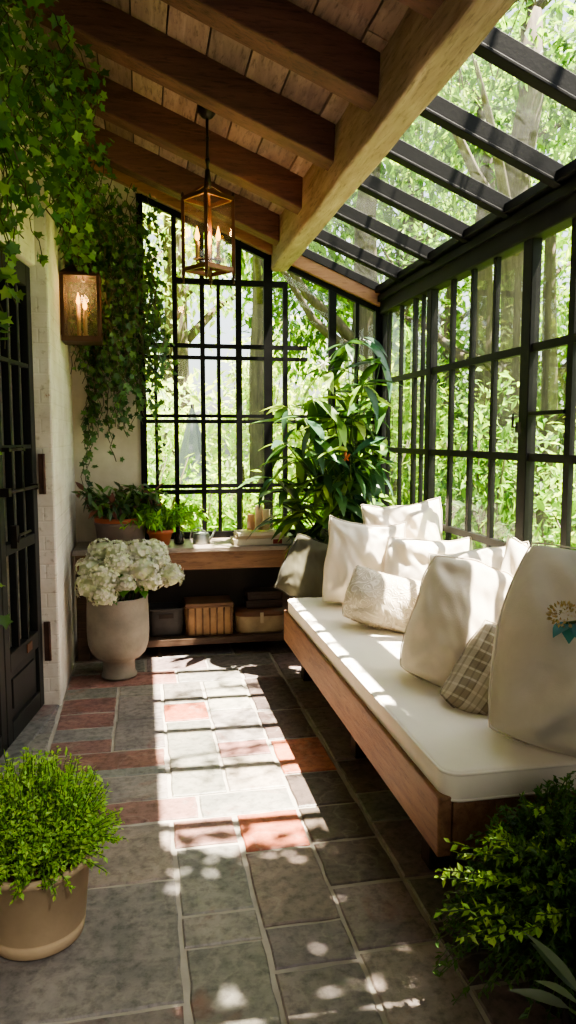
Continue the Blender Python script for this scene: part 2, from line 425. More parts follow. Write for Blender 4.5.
# walls
def struct(mb, name, m, label, cat, **k):
    o = mb.build(name, m, **k); return tag(o, label, cat, kind='structure')
mb = MB(); mb.box(-1.0, XL, 4.21, 5.62, -.08, 3.62)
struct(mb, 'wall_left', M['whitebrick'], 'whitewashed brick pier and side wall between the doors and the console', 'wall', bevel=.012)
mb = MB(); mb.box(XL, .0, YB, 5.6, -.08, 3.6)
struct(mb, 'wall_back', M['plaster'], 'pale plaster wall beside the back window', 'wall')
mb = MB(); mb.box(0.0, 1.87, YB + .005, 5.6, -.08, .76)
struct(mb, 'wall_back_lower', M['panel_back'], 'dark panelling below the back window', 'wall')
# angled left wall with door opening
HX, HY = -.53, 4.205
ang = math.atan2(-1, -.16)
def LW(z=0): return Matrix.Translation((HX, HY, z)) @ Matrix.Rotation(ang, 4, 'Z')   # local x runs toward the camera, local +y to the room side
mb = MB(); Mw = LW()
mb.box(-.0, 1.24, -.25, -.0, 2.40, 3.95, Mw); mb.box(1.24, 5.6, -.25, 0, -.08, 3.95, Mw)
struct(mb, 'wall_left_front', M['whitebrick'], 'whitewashed wall above and in front of the double doors', 'wall', bevel=.01)
mb = MB(); mb.box(XR - .03, XR + .10, 2.36, 5.5, -.08, .50); mb.box(XR - .03, XR + .12, -1.45, 2.36, -.08, 2.66)  # tall near part is out of view, added to shade the near cushions
struct(mb, 'wall_right', M['darkpanel'], 'dark low wall carrying the side windows, with an added solid near part that blocks sun', 'wall')

mb = MB(); mb.box(-1.6, 2.0, -1.55, -1.42, -.08, 4.0)  # added wall out of view, keeps open-sky light off the near end
struct(mb, 'wall_front', M['plaster'], 'unseen plaster wall behind the camera, added to shut out sky light', 'wall')

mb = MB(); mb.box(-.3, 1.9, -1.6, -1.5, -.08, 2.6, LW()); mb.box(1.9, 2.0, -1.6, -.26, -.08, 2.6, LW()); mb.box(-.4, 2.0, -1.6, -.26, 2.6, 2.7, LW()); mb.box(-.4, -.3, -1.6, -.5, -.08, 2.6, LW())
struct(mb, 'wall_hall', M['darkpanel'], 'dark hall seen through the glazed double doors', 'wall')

# doors
def door(name, x0, label, side):
    root = thing(name, label, 'door', (0, 0, 0), kind='structure')
    root.matrix_world = LW()
    f = MB(); w = .6; x1 = x0 + w; t0, t1 = -.075, -.03
    st = .075
    f.box(x0 + .003, x0 + st, t0, t1, .012, 2.39); f.box(x1 - st, x1 - .003, t0, t1, .012, 2.39)
    for a, b in ((.012, .11), (.36, .45), (.93, .985), (2.28, 2.39)): f.box(x0 + st, x1 - st, t0, t1, a, b)
    f.build('door_frame', M['doorpaint'], root, bevel=.004)
    p = MB(); p.box(x0 + st, x1 - st, t0 + .015, t1 - .018, .11, .36); p.box(x0 + st + .05, x1 - st - .05, t0 + .01, t1 - .008, .16, .31)
    p.build('door_panel', M['doorpaint'], root, bevel=.004)
    g = MB()
    for k in (1, 2):
        x = x0 + st + (w - 2 * st) * k / 3; g.box(x - .011, x + .011, t0 + .006, t1 - .004, .45, .93); g.box(x - .011, x + .011, t0 + .006, t1 - .004, .985, 2.28)
    for z in (1.45, 1.87): g.box(x0 + st, x1 - st, t0 + .006, t1 - .004, z - .01, z + .01)
    g.build('muntin', M['doorpaint'], root)
    gl = MB(); ym = (t0 + t1) / 2; gl.add([(x0 + st, ym, .45), (x1 - st, ym, .45), (x1 - st, ym, 2.28), (x0 + st, ym, 2.28)], [(0, 1, 2, 3)]); gl.build('door_glass', M['glass'], root)
    if side == 0:
        h = MB(); h.tube([(x0 + .10, t1 + .03, 1.24), (x0 + w - .05, t1 + .03, 1.24)], .009, 8); h.box(x1 - .06, x1 - .02, t1, t1 + .04, 1.22, 1.26); h.box(x0 + .1, x0 + .13, t1, t1 + .04, 1.225, 1.255); h.build('door_bolt', M['iron'], root)
        h = MB(); h.tube([(x0 + .30, t1 + .028, 1.44), (x0 + .54, t1 + .028, 1.44)], .008, 8); h.box(x0 + .3, x0 + .33, t1, t1 + .036, 1.43, 1.45); h.box(x0 + .51, x0 + .54, t1, t1 + .036, 1.43, 1.45); h.build('door_bolt', M['iron'], root)
        h = MB(); h.tube([(x0 + .25, t1 + .03, 1.02), (x0 + .42, t1 + .03, 1.02), (x0 + .45, t1 + .03, .99)], .008, 8); h.box(x0 + .42, x0 + .46, t1, t1 + .03, .96, 1.07); h.build('door_handle', M['iron'], root)
        h = MB(); h.box(x0 + .20, x0 + .28, t1, t1 + .006, .385, .43, bev=.002); o = h.build('copper_plate', M['copper'], root); o['label'] = 'small copper plate'
        for z in (.37, 1.30):
            h = MB(); h.box(-.016, .008, -.02, .003, z - .11, z + .11); h.tube([(.0, .006, z - .11), (.0, .006, z + .11)], .010, 8); h.build('hinge', M['rust'], root)
    return root
door('door_1', 0.0, 'black glazed door leaf hinged on the whitewashed pier, with bolts and handle', 0)
door('door_2', .605, 'black glazed door leaf at the picture edge, nearer the camera', 1)

# threshold strip
mb = MB(); mb.box(0.0, 1.22, -.2, .05, -.02, .008, LW())
struct(mb, 'trim_1', M['stone'], 'grey stone threshold along the double doors', 'threshold', bevel=.006).data.color_attributes['Col'].data.foreach_set('color', [.15, .148, .14, 1] * 24)

# ceiling boards (one surface with separate boards)
mb = MB(); s = .20; x = -1.6
while x < .98:
    w = R.uniform(.15, .21); x1 = min(x + w, 1.0)
    for ya, yb in ((-1.45, 2.55 + R.uniform(-.3, .3)), (None, 5.6)):
        if ya is None: ya = prev
        prev = yb
        f = R.uniform(.7, 1.25); g = R.uniform(.88, 1.0); mb.col = (f, f * g, f * g * R.uniform(.85, 1))
        z0, z1 = roof_z(x + .004, 3.375), roof_z(x1 - .004, 3.375)
        d = R.uniform(0, .006)
        P = [(x + .004, ya + .002, z0 + d), (x1 - .004, ya + .002, z1 + d), (x1 - .004, yb - .002, z1 + d), (x + .004, yb - .002, z0 + d)]
        mb.add(P + [(a, b, c + .025) for a, b, c in P], [(0, 1, 2, 3)[::-1], (4, 5, 6, 7), (0, 1, 5, 4), (1, 2, 6, 5), (2, 3, 7, 6), (3, 0, 4, 7)])
    x = x1
mb.col = (.12, .1, .09)
mb.add([(-1.6, -1.45, roof_z(-1.6, 3.41)), (1.05, -1.45, roof_z(1.05, 3.41)), (1.05, 5.65, roof_z(1.05, 3.41)), (-1.6, 5.65, roof_z(-1.6, 3.41))], [(0, 1, 2, 3)])
struct(mb, 'ceiling', M['board'], 'sloping ceiling of worn brown boards', 'ceiling')

# rafters
RY = [(.7, .83), (1.45, 1.58), (2.24, 2.37), (2.92, 3.05), (3.60, 3.73), (4.34, 4.47), (5.08, 5.21)]
RN = ['rafter above the camera behind the frame', 'rafter nearest the camera side', 'short visible rafter at the top of the frame', 'second rafter from the top of the frame', 'rafter just in front of the hanging lantern', 'rafter just behind the hanging lantern', 'rearmost rafter close to the back window']
for (a, b), n in zip(RY, RN):
    mb = MB(); x0, x1 = -1.2, .945
    P = [(x0, roof_z(x0, 3.20)), (x1, roof_z(x1, 3.20)), (x1, roof_z(x1, 3.385)), (x0, roof_z(x0, 3.385))]
    mb.add([(px, a, pz) for px, pz in P] + [(px, b, pz) for px, pz in P], [(0, 1, 2, 3), (7, 6, 5, 4), (1, 0, 4, 5), (2, 1, 5, 6), (3, 2, 6, 7), (0, 3, 7, 4)])
    o = mb.build('rafter', M['rafter'], bevel=.008); tag(o, 'dark brown timber ' + n, 'rafter', 'ceiling rafters', 'structure')
mb = MB(); n = 50
# hand-hewn edge beam with slightly wavy arrises
V = []; F = []
for i in range(n + 1):
    y = -1.42 + (5.48 + 1.42) * i / n
    q = .018 * (y - 2.1) / 3.3
    for cx, cz in ((.925 + q, 2.70), (1.055 + q, 2.705), (1.065 + q, 2.93), (.935 + q, 2.99)):
        V.append((cx + .008 * noise.noise(Vector((y * 3, cx * 9, cz * 5))), y, cz + .007 * noise.noise(Vector((y * 3.3, cz * 9, cx * 7 + 5)))))
for i in range(n):
    for j in range(4): F.append((i * 4 + j, i * 4 + (j + 1) % 4, i * 4 + 4 + (j + 1) % 4, i * 4 + 4 + j))
F += [(3, 2, 1, 0), (n * 4, n * 4 + 1, n * 4 + 2, n * 4 + 3)]
mb.add(V, F)
struct(mb, 'roof_beam', M['beam'], 'thick weathered timber beam where boards meet the glass roof', 'beam', bevel=.012)
# sloping trim over the back window
mb = MB()
for x0, x1, c in ((-.47, 1.0, 3.20), (1.0, 1.80, 3.19)):
    P = [(x0, roof_z(x0, c)), (x1, roof_z(x1, c)), (x1, roof_z(x1, c + .12)), (x0, roof_z(x0, c + .12))]
    mb.add([(px, YB - .05, pz) for px, pz in P] + [(px, YB + .12, pz) for px, pz in P], [(0, 1, 2, 3), (7, 6, 5, 4), (1, 0, 4, 5), (2, 1, 5, 6), (3, 2, 6, 7), (0, 3, 7, 4)])
struct(mb, 'trim_2', M['trim'], 'sloping reddish timber rail over the back window', 'trim', bevel=.004)

# back window
w1 = thing('window_1', 'black steel framed back window with many panes above the console', 'window', (0, 0, 0), kind='structure')
top = lambda x: roof_z(x, 3.19)
f = MB()
def vb(x, z0, z1, w, d=.035, y=YB):
    w *= 1.25; f.box(x - w / 2, x + w / 2, y - d / 2, y + d / 2, z0, z1)
def hb(x0, x1, z, w, d=.032, y=YB):
    w *= 1.2; f.box(x0, x1, y - d / 2, y + d / 2, z - w / 2, z + w / 2)
vb(.018, .76, top(.02), .036); vb(1.775, .5, top(1.775), .06, .06); hb(0.0, 1.8, .775, .05, .05)
f.bar((.02, YB, top(.02) - .02), (1.78, YB, top(1.78) - .02), .04, .04)
f.build('window_frame', M['steel'], w1)
f = MB()
for x, z0, z1, w in ((.109, .8, 2.12, .018), (.251, .8, top(.251), .026), (.446, .8, top(.446), .026), (.562, .8, 2.6, .02), (.709, .8, top(.709), .034), (.925, .8, top(.925), .052), (1.053, .8, 2.62, .028), (1.41, .8, top(1.41), .045), (1.6, .8, top(1.6), .022)):
    vb(x, z0, z1, w)
hb(.24, 1.07, 2.605, .034); hb(.02, 1.22, 2.153, .026); hb(.02, 1.22, 2.07, .022); hb(.02, 1.78, 1.652, .02); hb(.02, 1.78, 1.612, .022); hb(.02, 1.78, 1.142, .024); hb(.02, 1.78, 1.1, .026)
f.build('muntin', M['steel'], w1)
g = MB(); g.add([(.02, YB + .004, .78), (1.78, YB + .004, .78), (1.78, YB + .004, top(1.78)), (.02, YB + .004, top(.02))], [(0, 1, 2, 3)]); g.build('window_glass', M['glass'], w1)

# right window wall
w2 = thing('window_2', 'long black steel window wall behind the daybed', 'window', (0, 0, 0), kind='structure')
f = MB(); D = .05
f.box(XR - .035, XR + .06, 2.3, 5.5, 2.41, 2.60, bev=.008); f.box(XR - .055, XR + .02, 2.3, 5.5, 2.50, 2.545); f.box(XR - .075, XR + .02, 2.3, 5.5, 2.565, 2.61)
f.box(XR - .03, XR + .03, 2.3, 5.5, .48, .55)
for y, w in ((5.42, .09), (4.47, .075), (3.262, .085), (2.38, .09)): f.box(XR - .020, XR + .03, y - w / 2, y + w / 2, .5, 2.45)
f.build('window_frame', M['steel'], w2, bevel=.004)
f = MB()
for y, w in ((5.29, .028), (5.03, .03), (4.76, .045), (4.62, .02), (4.15, .036), (3.88, .034), (3.61, .034), (2.90, .045)): f.box(XR - .008, XR + .016, y - w / 2, y + w / 2, .5, 2.45)
for z in (.95, 1.405, 1.913): f.box(XR - .010, XR + .018, 2.3, 5.45, z - .019, z + .019)
f.box(XR - .018, XR + .02, 2.92, 3.22, 1.60, 1.618)
f.build('muntin', M['steel'], w2)
f = MB(); f.box(XR - .05, XR - .034, 3.25, 3.275, 1.52, 1.57); f.tube([(XR - .045, 3.262, 1.55), (XR - .07, 3.262, 1.545), (XR - .07, 3.262, 1.61)], .006, 6); f.build('window_latch', M['iron'], w2)
g = MB(); g.add([(XR + .004, 2.3, .5), (XR + .004, 5.45, .5), (XR + .004, 5.45, 2.45), (XR + .004, 2.3, 2.45)], [(0, 1, 2, 3)]); g.build('window_glass', M['glass'], w2)

# glass roof
w3 = thing('window_3', 'lean-to glass roof between the timber beam and the side windows', 'window', (0, 0, 0), kind='structure')
f = MB()
rb = lambda y, w, h, c: f.bar((1.08, y, roof_z(1.08, c)), (1.83, y, roof_z(1.83, c)), w, h)
for y in (1.5, 1.98, 2.47, 2.97, 3.42, 3.88, 4.38, 4.93): rb(y, .042, .08, 3.315); rb(y + .004, .056, .014, 3.278)
rb(5.42, .06, .06, 3.32)
f.box(1.075, 1.13, .5, 5.48, 2.80, 2.90)
f.build('glazing_bar', M['steel'], w3, bevel=.003)
g = MB(); g.add([(1.08, 1.43, roof_z(1.08, 3.36)), (1.85, 1.43, roof_z(1.85, 3.36)), (1.85, 5.5, roof_z(1.85, 3.36)), (1.08, 5.5, roof_z(1.08, 3.36))], [(0, 1, 2, 3)]); g.build('roof_glass', M['roofglass'], w3)
mb = MB(); mb.add([(1.08, -1.45, roof_z(1.08, 3.37)), (1.95, -1.45, roof_z(1.95, 3.37)), (1.95, 1.45, roof_z(1.95, 3.37)), (1.08, 1.45, roof_z(1.08, 3.37)), (1.08, -1.45, roof_z(1.08, 3.41)), (1.95, -1.45, roof_z(1.95, 3.41)), (1.95, 1.45, roof_z(1.95, 3.41)), (1.08, 1.45, roof_z(1.08, 3.41))], [(3, 2, 1, 0), (4, 5, 6, 7), (0, 1, 5, 4), (1, 2, 6, 5), (2, 3, 7, 6), (3, 0, 4, 7)])  # solid roof out of view, added to keep sun off the near end
struct(mb, 'ceiling_front', M['darkpanel'], 'unseen dark roof strip added to shade the near end of the room', 'ceiling')

# ------------------------------------------------------------------ leaves
def jit(c, a=.2, r=R):
    f = 1 + r.uniform(-a, a); return (c[0] * f * r.uniform(.88, 1.15), c[1] * f, c[2] * f * r.uniform(.8, 1.2))
def leaf(mb, p, d, n, L, W, curl=.15, fold=.12, k=4):
    """lanceolate leaf from p along d, n = upper side"""
    d = Vector(d).normalized(); n = Vector(n); n = (n - d * n.dot(d))
    n = n.normalized() if n.length > 1e-5 else d.orthogonal().normalized(); s = d.cross(n); p = Vector(p)
    V = []; F = []
    if k <= 2:
        V = [p, p + d * L * .45 + s * W / 2 + n * fold * W, p + d * L - n * curl * L, p + d * L * .45 - s * W / 2 + n * fold * W]
        mb.add(V, [(0, 1, 2), (0, 2, 3)]); return
    for i in range(k + 1):
        t = i / k; w = W / 2 * math.sin(PI * min(1, t ** .8 * .98 + .02)) if 0 < i < k else .001
        c = p + d * L * t - n * curl * L * t * t
        V += [c - s * w + n * fold * w * 2, c, c + s * w + n * fold * w * 2]
    for i in range(k):
        a = i * 3; F += [(a, a + 1, a + 4, a + 3), (a + 1, a + 2, a + 5, a + 4)]
    mb.smooth = True; mb.add(V, F); mb.smooth = False
IVY = [(0, 0), (.28, .42), (.62, .30), (.55, .62), (.72, .95) , (.36, .9)]
def ivyleaf(mb, p, d, n, s):
    d = Vector(d).normalized(); n = Vector(n); n = n - d * n.dot(d)
    n = n.normalized() if n.length > 1e-5 else d.orthogonal().normalized(); x = d.cross(n); p = Vector(p)
    o = [(0, 0), (.45, -.12), (.42, .30), (.72, .52), (.30, .62), (0, 1.05)]
    R_ = [p + x * a * s * .8 + d * b * s + n * (.10 * a * s) for a, b in o]
    L_ = [p - x * a * s * .8 + d * b * s + n * (.10 * a * s) for a, b in o[1:5]]
    V = R_ + L_
    mb.add(V, [(0, 1, 2, 3, 4, 5), (0, 5, 9, 8, 7, 6)])
def rv(r=R):
    while True:
        v = Vector((r.uniform(-1, 1), r.uniform(-1, 1), r.uniform(-1, 1)))
        if .05 < v.length < 1: return v.normalized()

def foliage_cloud(mb, blobs, n, L, W, cols, rnd, lo=.45):
    """many simple leaves in ellipsoid shells; blobs (x,y,z,rx,ry,rz)"""
    tot = sum(b[3] * b[4] + b[3] * b[5] + b[4] * b[5] for b in blobs)
    for b in blobs:
        k = int(n * (b[3] * b[4] + b[3] * b[5] + b[4] * b[5]) / tot)
        for i in range(k):
            v = rv(rnd); q = rnd.uniform(lo, 1.05)
            p = Vector((b[0] + v.x * b[3] * q, b[1] + v.y * b[4] * q, b[2] + v.z * b[5] * q))
            d = (v * .5 + rv(rnd) * .9 + Vector((0, 0, -.5)))
            nn = Vector((rnd.uniform(-.8, .8), rnd.uniform(-.8, .8), 1))
            mb.col = jit(rnd.choice(cols), .3, rnd)
            s = rnd.uniform(.6, 1.3); leaf(mb, p, d, nn, L * s, W * s, .1, .1, 2)

# ------------------------------------------------------------------ garden outside
mb = MB(); mb.add([(-40, -20, -.45), (60, -20, -.45), (60, 70, -.45), (-40, 70, -.45)], [(0, 1, 2, 3)])
struct(mb, 'ground', M['ground'], 'grassy garden ground outside the glass', 'ground')
G = lambda h: srgb(h)
PAL_L = [G('9ebc4c'), G('b8d05c'), G('84a43e'), G('6f9044')]
PAL_M = [G('587838'), G('7a9c44'), G('456430'), G('92b052')]
PAL_B = [G('bccb8e'), G('cdd9a4'), G('a9bb7c'), G('b7c4a0')]  # leaves behind the back window, bright haze put into the pale colours
PAL_D = [G('566e48'), G('6b8258'), G('84996a')]
def trunk(mb, x0, y0, z1, r, lean=(0, 0), rnd=R, br=4):
    pts = []; rs = []
    for i in range(9):
        t = i / 8; pts.append((x0 + lean[0] * t + rnd.uniform(-1, 1) * r * .35, y0 + lean[1] * t + rnd.uniform(-1, 1) * r * .35, -.5 + (z1 + .5) * t)); rs.append(r * (1.25 - .75 * t) if t > .05 else r * 1.6)
    mb.tube(pts, rs, 10)
    for k in range(br):
        i = rnd.randint(4, 8); p = Vector(pts[i]); a = rnd.uniform(0, 2 * PI); q = [p]
        for j in range(4): q.append(q[-1] + Vector((math.cos(a) * .45, math.sin(a) * .45, rnd.uniform(.1, .5))) * (z1 / 6))
        mb.tube(q, [rs[i] * .55, rs[i] * .4, rs[i] * .3, rs[i] * .2, rs[i] * .1], 6)
def tree(name, label, x, y, h, r, blobs, n, L, W, pal, seed, lean=(0, 0), lo=.35):
    rnd = random.Random(seed); root = thing(name, label, 'tree', (0, 0, 0), group='trees in the garden')
    root.location = (x, y, -.45)
    t = MB(); trunk(t, 0, 0, h, r, lean, rnd); t.build('trunk', M['bark'], root)
    m = MB(); foliage_cloud(m, [(bx - x, by - y, bz + .45, a, b, c) for bx, by, bz, a, b, c in blobs], n, L, W, pal, rnd, lo); m.build('crown', M['outleaf'], root)
def shrub(label, x, y, blobs, n, L, W, pal, seed, lo=.4):
    rnd = random.Random(seed); root = thing('garden_shrub', label, 'shrub', (x, y, -.45), group='shrubs in the garden')
    t = MB()
    for k in range(7):
        a = rnd.uniform(0, 2 * PI); q = [Vector((math.cos(a) * .06, math.sin(a) * .06, 0))]
        for j in range(4): q.append(q[-1] + Vector((math.cos(a) * rnd.uniform(.02, .2), math.sin(a) * rnd.uniform(.02, .2), blobs[0][5] * .4)))
        t.tube(q, [.03, .024, .018, .012, .006], 6)
    t.build('stem', M['stem'], root)
    m = MB(); foliage_cloud(m, [(bx - x, by - y, bz + .45, a, b, c) for bx, by, bz, a, b, c in blobs], n, L, W, pal, rnd, lo); m.build('foliage', M['outleaf'], root)

# right-hand side trees
tree('garden_tree', 'thick grey trunked tree outside the nearest side panes', 4.15, 7.75, 6.5, .22, [(5.2, 7.6, 5.6, 1.4, 1.4, 1.1), (6.0, 7.6, 4.4, 1.3, 1.3, 1.1)], 3200, .16, .065, PAL_M, 11)
tree('garden_tree', 'yellow green trunked tree outside, low beyond the side panes', 5.05, 8.6, 4.5, .13, [(6.4, 8.6, 3.3, 1.2, 1.2, 1.0), (6.8, 8.6, 2.6, 1.3, 1.3, 1.0)], 3200, .16, .065, PAL_L, 12)
tree('garden_tree', 'light leaved tree outside beyond the middle side panes', 6.6, 10.2, 5, .16, [(6.6, 10.2, 3.6, 1.7, 1.5, 1.5), (8.2, 9.8, 4.4, 1.5, 1.5, 1.4)], 4200, .17, .07, PAL_L, 22)
tree('garden_tree', 'fresh green tree outside, right of the corner post', 4.9, 11.4, 5, .14, [(4.9, 11.4, 3.4, 1.2, 1.4, 1.7), (5.8, 12.2, 5.4, 1.4, 1.4, 1.3)], 3800, .17, .07, PAL_M, 23)
tree('garden_tree', 'slim grey tree outside the middle side panes', 4.3, 9.0, 6, .17, [(4.3, 9, 5.6, 1.5, 1.5, 1.2)], 2400, .18, .07, PAL_M, 13)
tree('garden_tree', 'pale barked tree outside near the back right corner', 2.9, 9.4, 6.5, .2, [(2.9, 9.6, 6.2, 1.5, 1.6, 1.2)], 2400, .18, .07, PAL_L, 14)
tree('garden_tree', 'far broad tree with light crown beyond the side windows', 9.5, 13, 8, .35, [(9.5, 13, 7.5, 3, 3, 2.4), (12.5, 13, 5.5, 2.6, 2.6, 2.2)], 4200, .3, .13, PAL_L, 15)
tree('garden_tree', 'far mid green tree seen through the side panes by the corner', 5.5, 15, 9, .35, [(5.5, 15, 8, 2.6, 2.6, 2.6), (4.2, 15, 5.4, 1.6, 1.6, 1.6)], 4200, .3, .13, PAL_M, 16)
# behind the back window
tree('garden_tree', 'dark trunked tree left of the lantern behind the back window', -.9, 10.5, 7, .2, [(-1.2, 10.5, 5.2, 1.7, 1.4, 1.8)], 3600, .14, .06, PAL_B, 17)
tree('garden_tree', 'tree with brown trunk straight behind the back window', 1.45, 9.2, 6, .13, [(1.6, 9.6, 4.6, 1.1, 1.2, 1.3), (2.2, 10, 3.2, .9, .9, .9)], 3800, .13, .055, PAL_M, 18)
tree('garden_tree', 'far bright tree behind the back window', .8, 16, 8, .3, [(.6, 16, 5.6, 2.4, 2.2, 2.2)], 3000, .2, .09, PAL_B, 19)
tree('garden_tree', 'far shaded tree behind the ivy at the left', -4, 15, 8, .3, [(-4, 15, 6, 2.8, 2.2, 3.0)], 2800, .3, .13, PAL_M, 20)
# overhanging branches above the glass roof
def hanging(label, x, y, z, seed, ns, pal):
    rnd = random.Random(seed); root = thing('overhanging_branch', label, 'branch', (x, y, z), group='branches over the glass roof')
    t = MB(); m = MB()
    main = [Vector((1.9, .2, .5)), Vector((1.1, .1, .45)), Vector((.4, 0, .3)), Vector((-.4, -.1, .25)), Vector((-.9, -.15, .05))]
    t.tube(main, [.045, .036, .026, .018, .008], 7)
    for k in range(ns):
        u = rnd.uniform(2.4, 3.99) if k % 4 else rnd.uniform(0, 2.4); i = int(u); p = main[i].lerp(main[i + 1], u - i); a = rnd.uniform(0, 2 * PI); q = [p]
        for j in range(6): q.append(q[-1] + Vector((math.cos(a) * .07, math.sin(a) * .10, -.02 - .03 * j)))
        t.tube(q, .005, 4)
        for j in range(1, 7):
            for s in range(3):
                m.col = jit(rnd.choice(pal), .25, rnd); leaf(m, q[j], rv(rnd) * .6 + Vector((0, 0, -.7)), rv(rnd), rnd.uniform(.07, .13), rnd.uniform(.022, .035), .1, .1, 2)
    t.build('branch_stem', M['bark'], root); m.build('leaves', M['outleaf'], root)
hanging('leafy branch over the glass roof, nearest the timber beam top', 2.75, 3.05, 4.6, 31, 14, PAL_L)
hanging('leafy branch over the middle of the glass roof', 2.9, 3.95, 4.7, 32, 16, PAL_L)
hanging('leafy branch over the far end of the glass roof', 2.7, 4.95, 4.4, 33, 20, PAL_M)
def bough(label, x, y, z, seed):
    rnd = random.Random(seed); root = thing('overhanging_branch', label, 'branch', (x, y, z), group='branches over the glass roof')
    t = MB(); t.tube([(2.4, -.1, .1), (1.2, 0, .05), (.2, .05, 0), (-.9, 0, -.1)], [.07, .05, .035, .015], 8); t.build('branch_stem', M['bark'], root)
    m = MB(); foliage_cloud(m, [(-.4, -.15, 0, .9, .50, .35), (.7, -.15, .05, .9, .50, .35)], 2200, .17, .075, PAL_M, rnd, .1); m.build('leaves', M['outleaf'], root)
bough('unseen dense leafy bough added to shade the near end of the glass roof', 2.35, 1.85, 4.6, 35)  # out of view, added to block the sun from the near floor
# shrubs
SH = [('bright shrub outside the nearest side panes', 3.3, 4.6, [(3.4, 4.6, .7, .7, .8, .9)], PAL_L),
      ('broad leaved bush outside below the thick grey trunk', 4.6, 5.9, [(4.6, 5.9, 1.0, 1.0, 1.0, 1.2)], PAL_L),
      ('shrub outside the middle side panes', 3.2, 6.6, [(3.2, 6.6, .9, .7, 1.0, 1.2)], PAL_M),
      ('tall bush outside the far side panes', 2.9, 8.0, [(2.9, 8.0, 1.3, .6, .9, 1.4)], PAL_L),
      ('bush outside the corner post of the glazing', 2.15, 7.3, [(2.1, 7.3, .9, .45, .6, 1.2)], PAL_M),
      ('low plants outside the back window, right of the books', 1.3, 7.2, [(1.3, 7.2, .35, .55, .5, .8)], PAL_L),
      ('bushy plant outside the back window, behind the watering can', .5, 7.4, [(.5, 7.4, .4, .6, .5, .9)], PAL_L),
      ('leafy plant outside the back window, by the plaster wall', -.25, 7.0, [(-.3, 7.0, .8, .5, .5, 1.1)], PAL_M)]
for i, (lb, x, y, b, pal) in enumerate(SH): shrub(lb, x, y, b, 2600, .12, .05, pal, 50 + i, .3)
HB = [('tall hedge bush far beyond the back window, left end', -3.5, 12.5, 2.4, 2.6), ('tall hedge bush far beyond the back window, left of centre', -.6, 13.0, 1.9, 2.0), ('tall hedge bush far beyond the back window, centre', 2.0, 12.6, 1.9, 2.3),
      ('tall hedge bush far beyond the glazed corner', 4.3, 12.2, 1.8, 2.6), ('tall hedge bush far beyond the side panes, beside the corner', 7.0, 11.5, 2.0, 2.9), ('tall hedge bush far beyond the middle side panes', 9.2, 9.4, 2.0, 3.0), ('tall hedge bush far beyond the nearest side panes', 10.2, 6.2, 2.0, 3.0)]
for i, (lb, x, y, r, h) in enumerate(HB):
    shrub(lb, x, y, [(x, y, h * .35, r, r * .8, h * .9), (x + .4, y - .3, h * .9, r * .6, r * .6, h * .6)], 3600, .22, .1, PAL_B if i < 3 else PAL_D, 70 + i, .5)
# closed garden parasol
ps = thing('closed_parasol', 'closed grey garden parasol standing outside the back window', 'parasol', (.62, 9.2, -.45))
m = MB(); m.tube([(0, 0, 0), (0, 0, 2.35)], .022, 10); m.build('pole', M['iron'], ps)
m = MB(); V = []; n = 16
prof = [(.02, 2.3), (.07, 2.1), (.16, 1.7), (.25, 1.3), (.28, 1.12), (.2, 1.08)]
for r_, z in prof:
    for j in range(n): q = r_ * (1 + (.16 if j % 2 else -.1)); V.append((q * math.cos(2 * PI * j / n), q * math.sin(2 * PI * j / n), z))
m.add(V, [(i * n + j, i * n + (j + 1) % n, (i + 1) * n + (j + 1) % n, (i + 1) * n + j) for i in range(len(prof) - 1) for j in range(n)]); m.build('canopy', M['canvas_grey'], ps)
m = MB(); m.lathe([(.28, 0), (.28, .06), (.05, .09)], 20); m.build('base', M['stoneurn'], ps)

# ------------------------------------------------------------------ daybed
db = thing('daybed', 'long timber daybed frame along the side windows', 'daybed', (1.3, 3.2, 0))
def loc(x, y, z): return (x - 1.3, y - 3.2, z)
BX0, BX1, BY0, BY1 = .852, 1.755, 1.99, 4.46
f = MB(); f.box(BX0 - 1.3, BX0 + .045 - 1.3, BY0 - 3.2, BY1 - 3.2, .235, .425, bev=.006); f.build('front_rail', M['bench'], db)
f = MB(); f.box(BX0 + .05 - 1.3, BX1 - 1.3, BY0 + .005 - 3.2, BY0 + .045 - 3.2, .25, .405, bev=.005); f.build('end_rail', M['bench'], db)
f = MB(); f.box(BX0 + .05 - 1.3, BX1 - 1.3, BY1 - .045 - 3.2, BY1 - .005 - 3.2, .25, .405, bev=.005); f.build('end_rail', M['bench'], db)
f = MB(); f.box(BX1 - .045 - 1.3, BX1 - 1.3, BY0 + .05 - 3.2, BY1 - .05 - 3.2, .25, .405, bev=.005); f.build('back_rail', M['bench'], db)
f = MB()
for i in range(5):
    x0 = BX0 + .052 + i * .162; f.box(x0 - 1.3, x0 + .155 - 1.3, BY0 + .05 - 3.2, BY1 - .05 - 3.2, .375, .398)
f.build('seat_boards', M['bench'], db)
for x in (BX0 + .10, BX1 - .14):
    for y in (BY0 + .30, 3.2, BY1 - .13):
        f = MB(); f.box(x - 1.3, x + .08 - 1.3, y - 3.2, y + .08 - 3.2, 0.003, .374, bev=.004); f.build('leg', M['darkbox'], db)
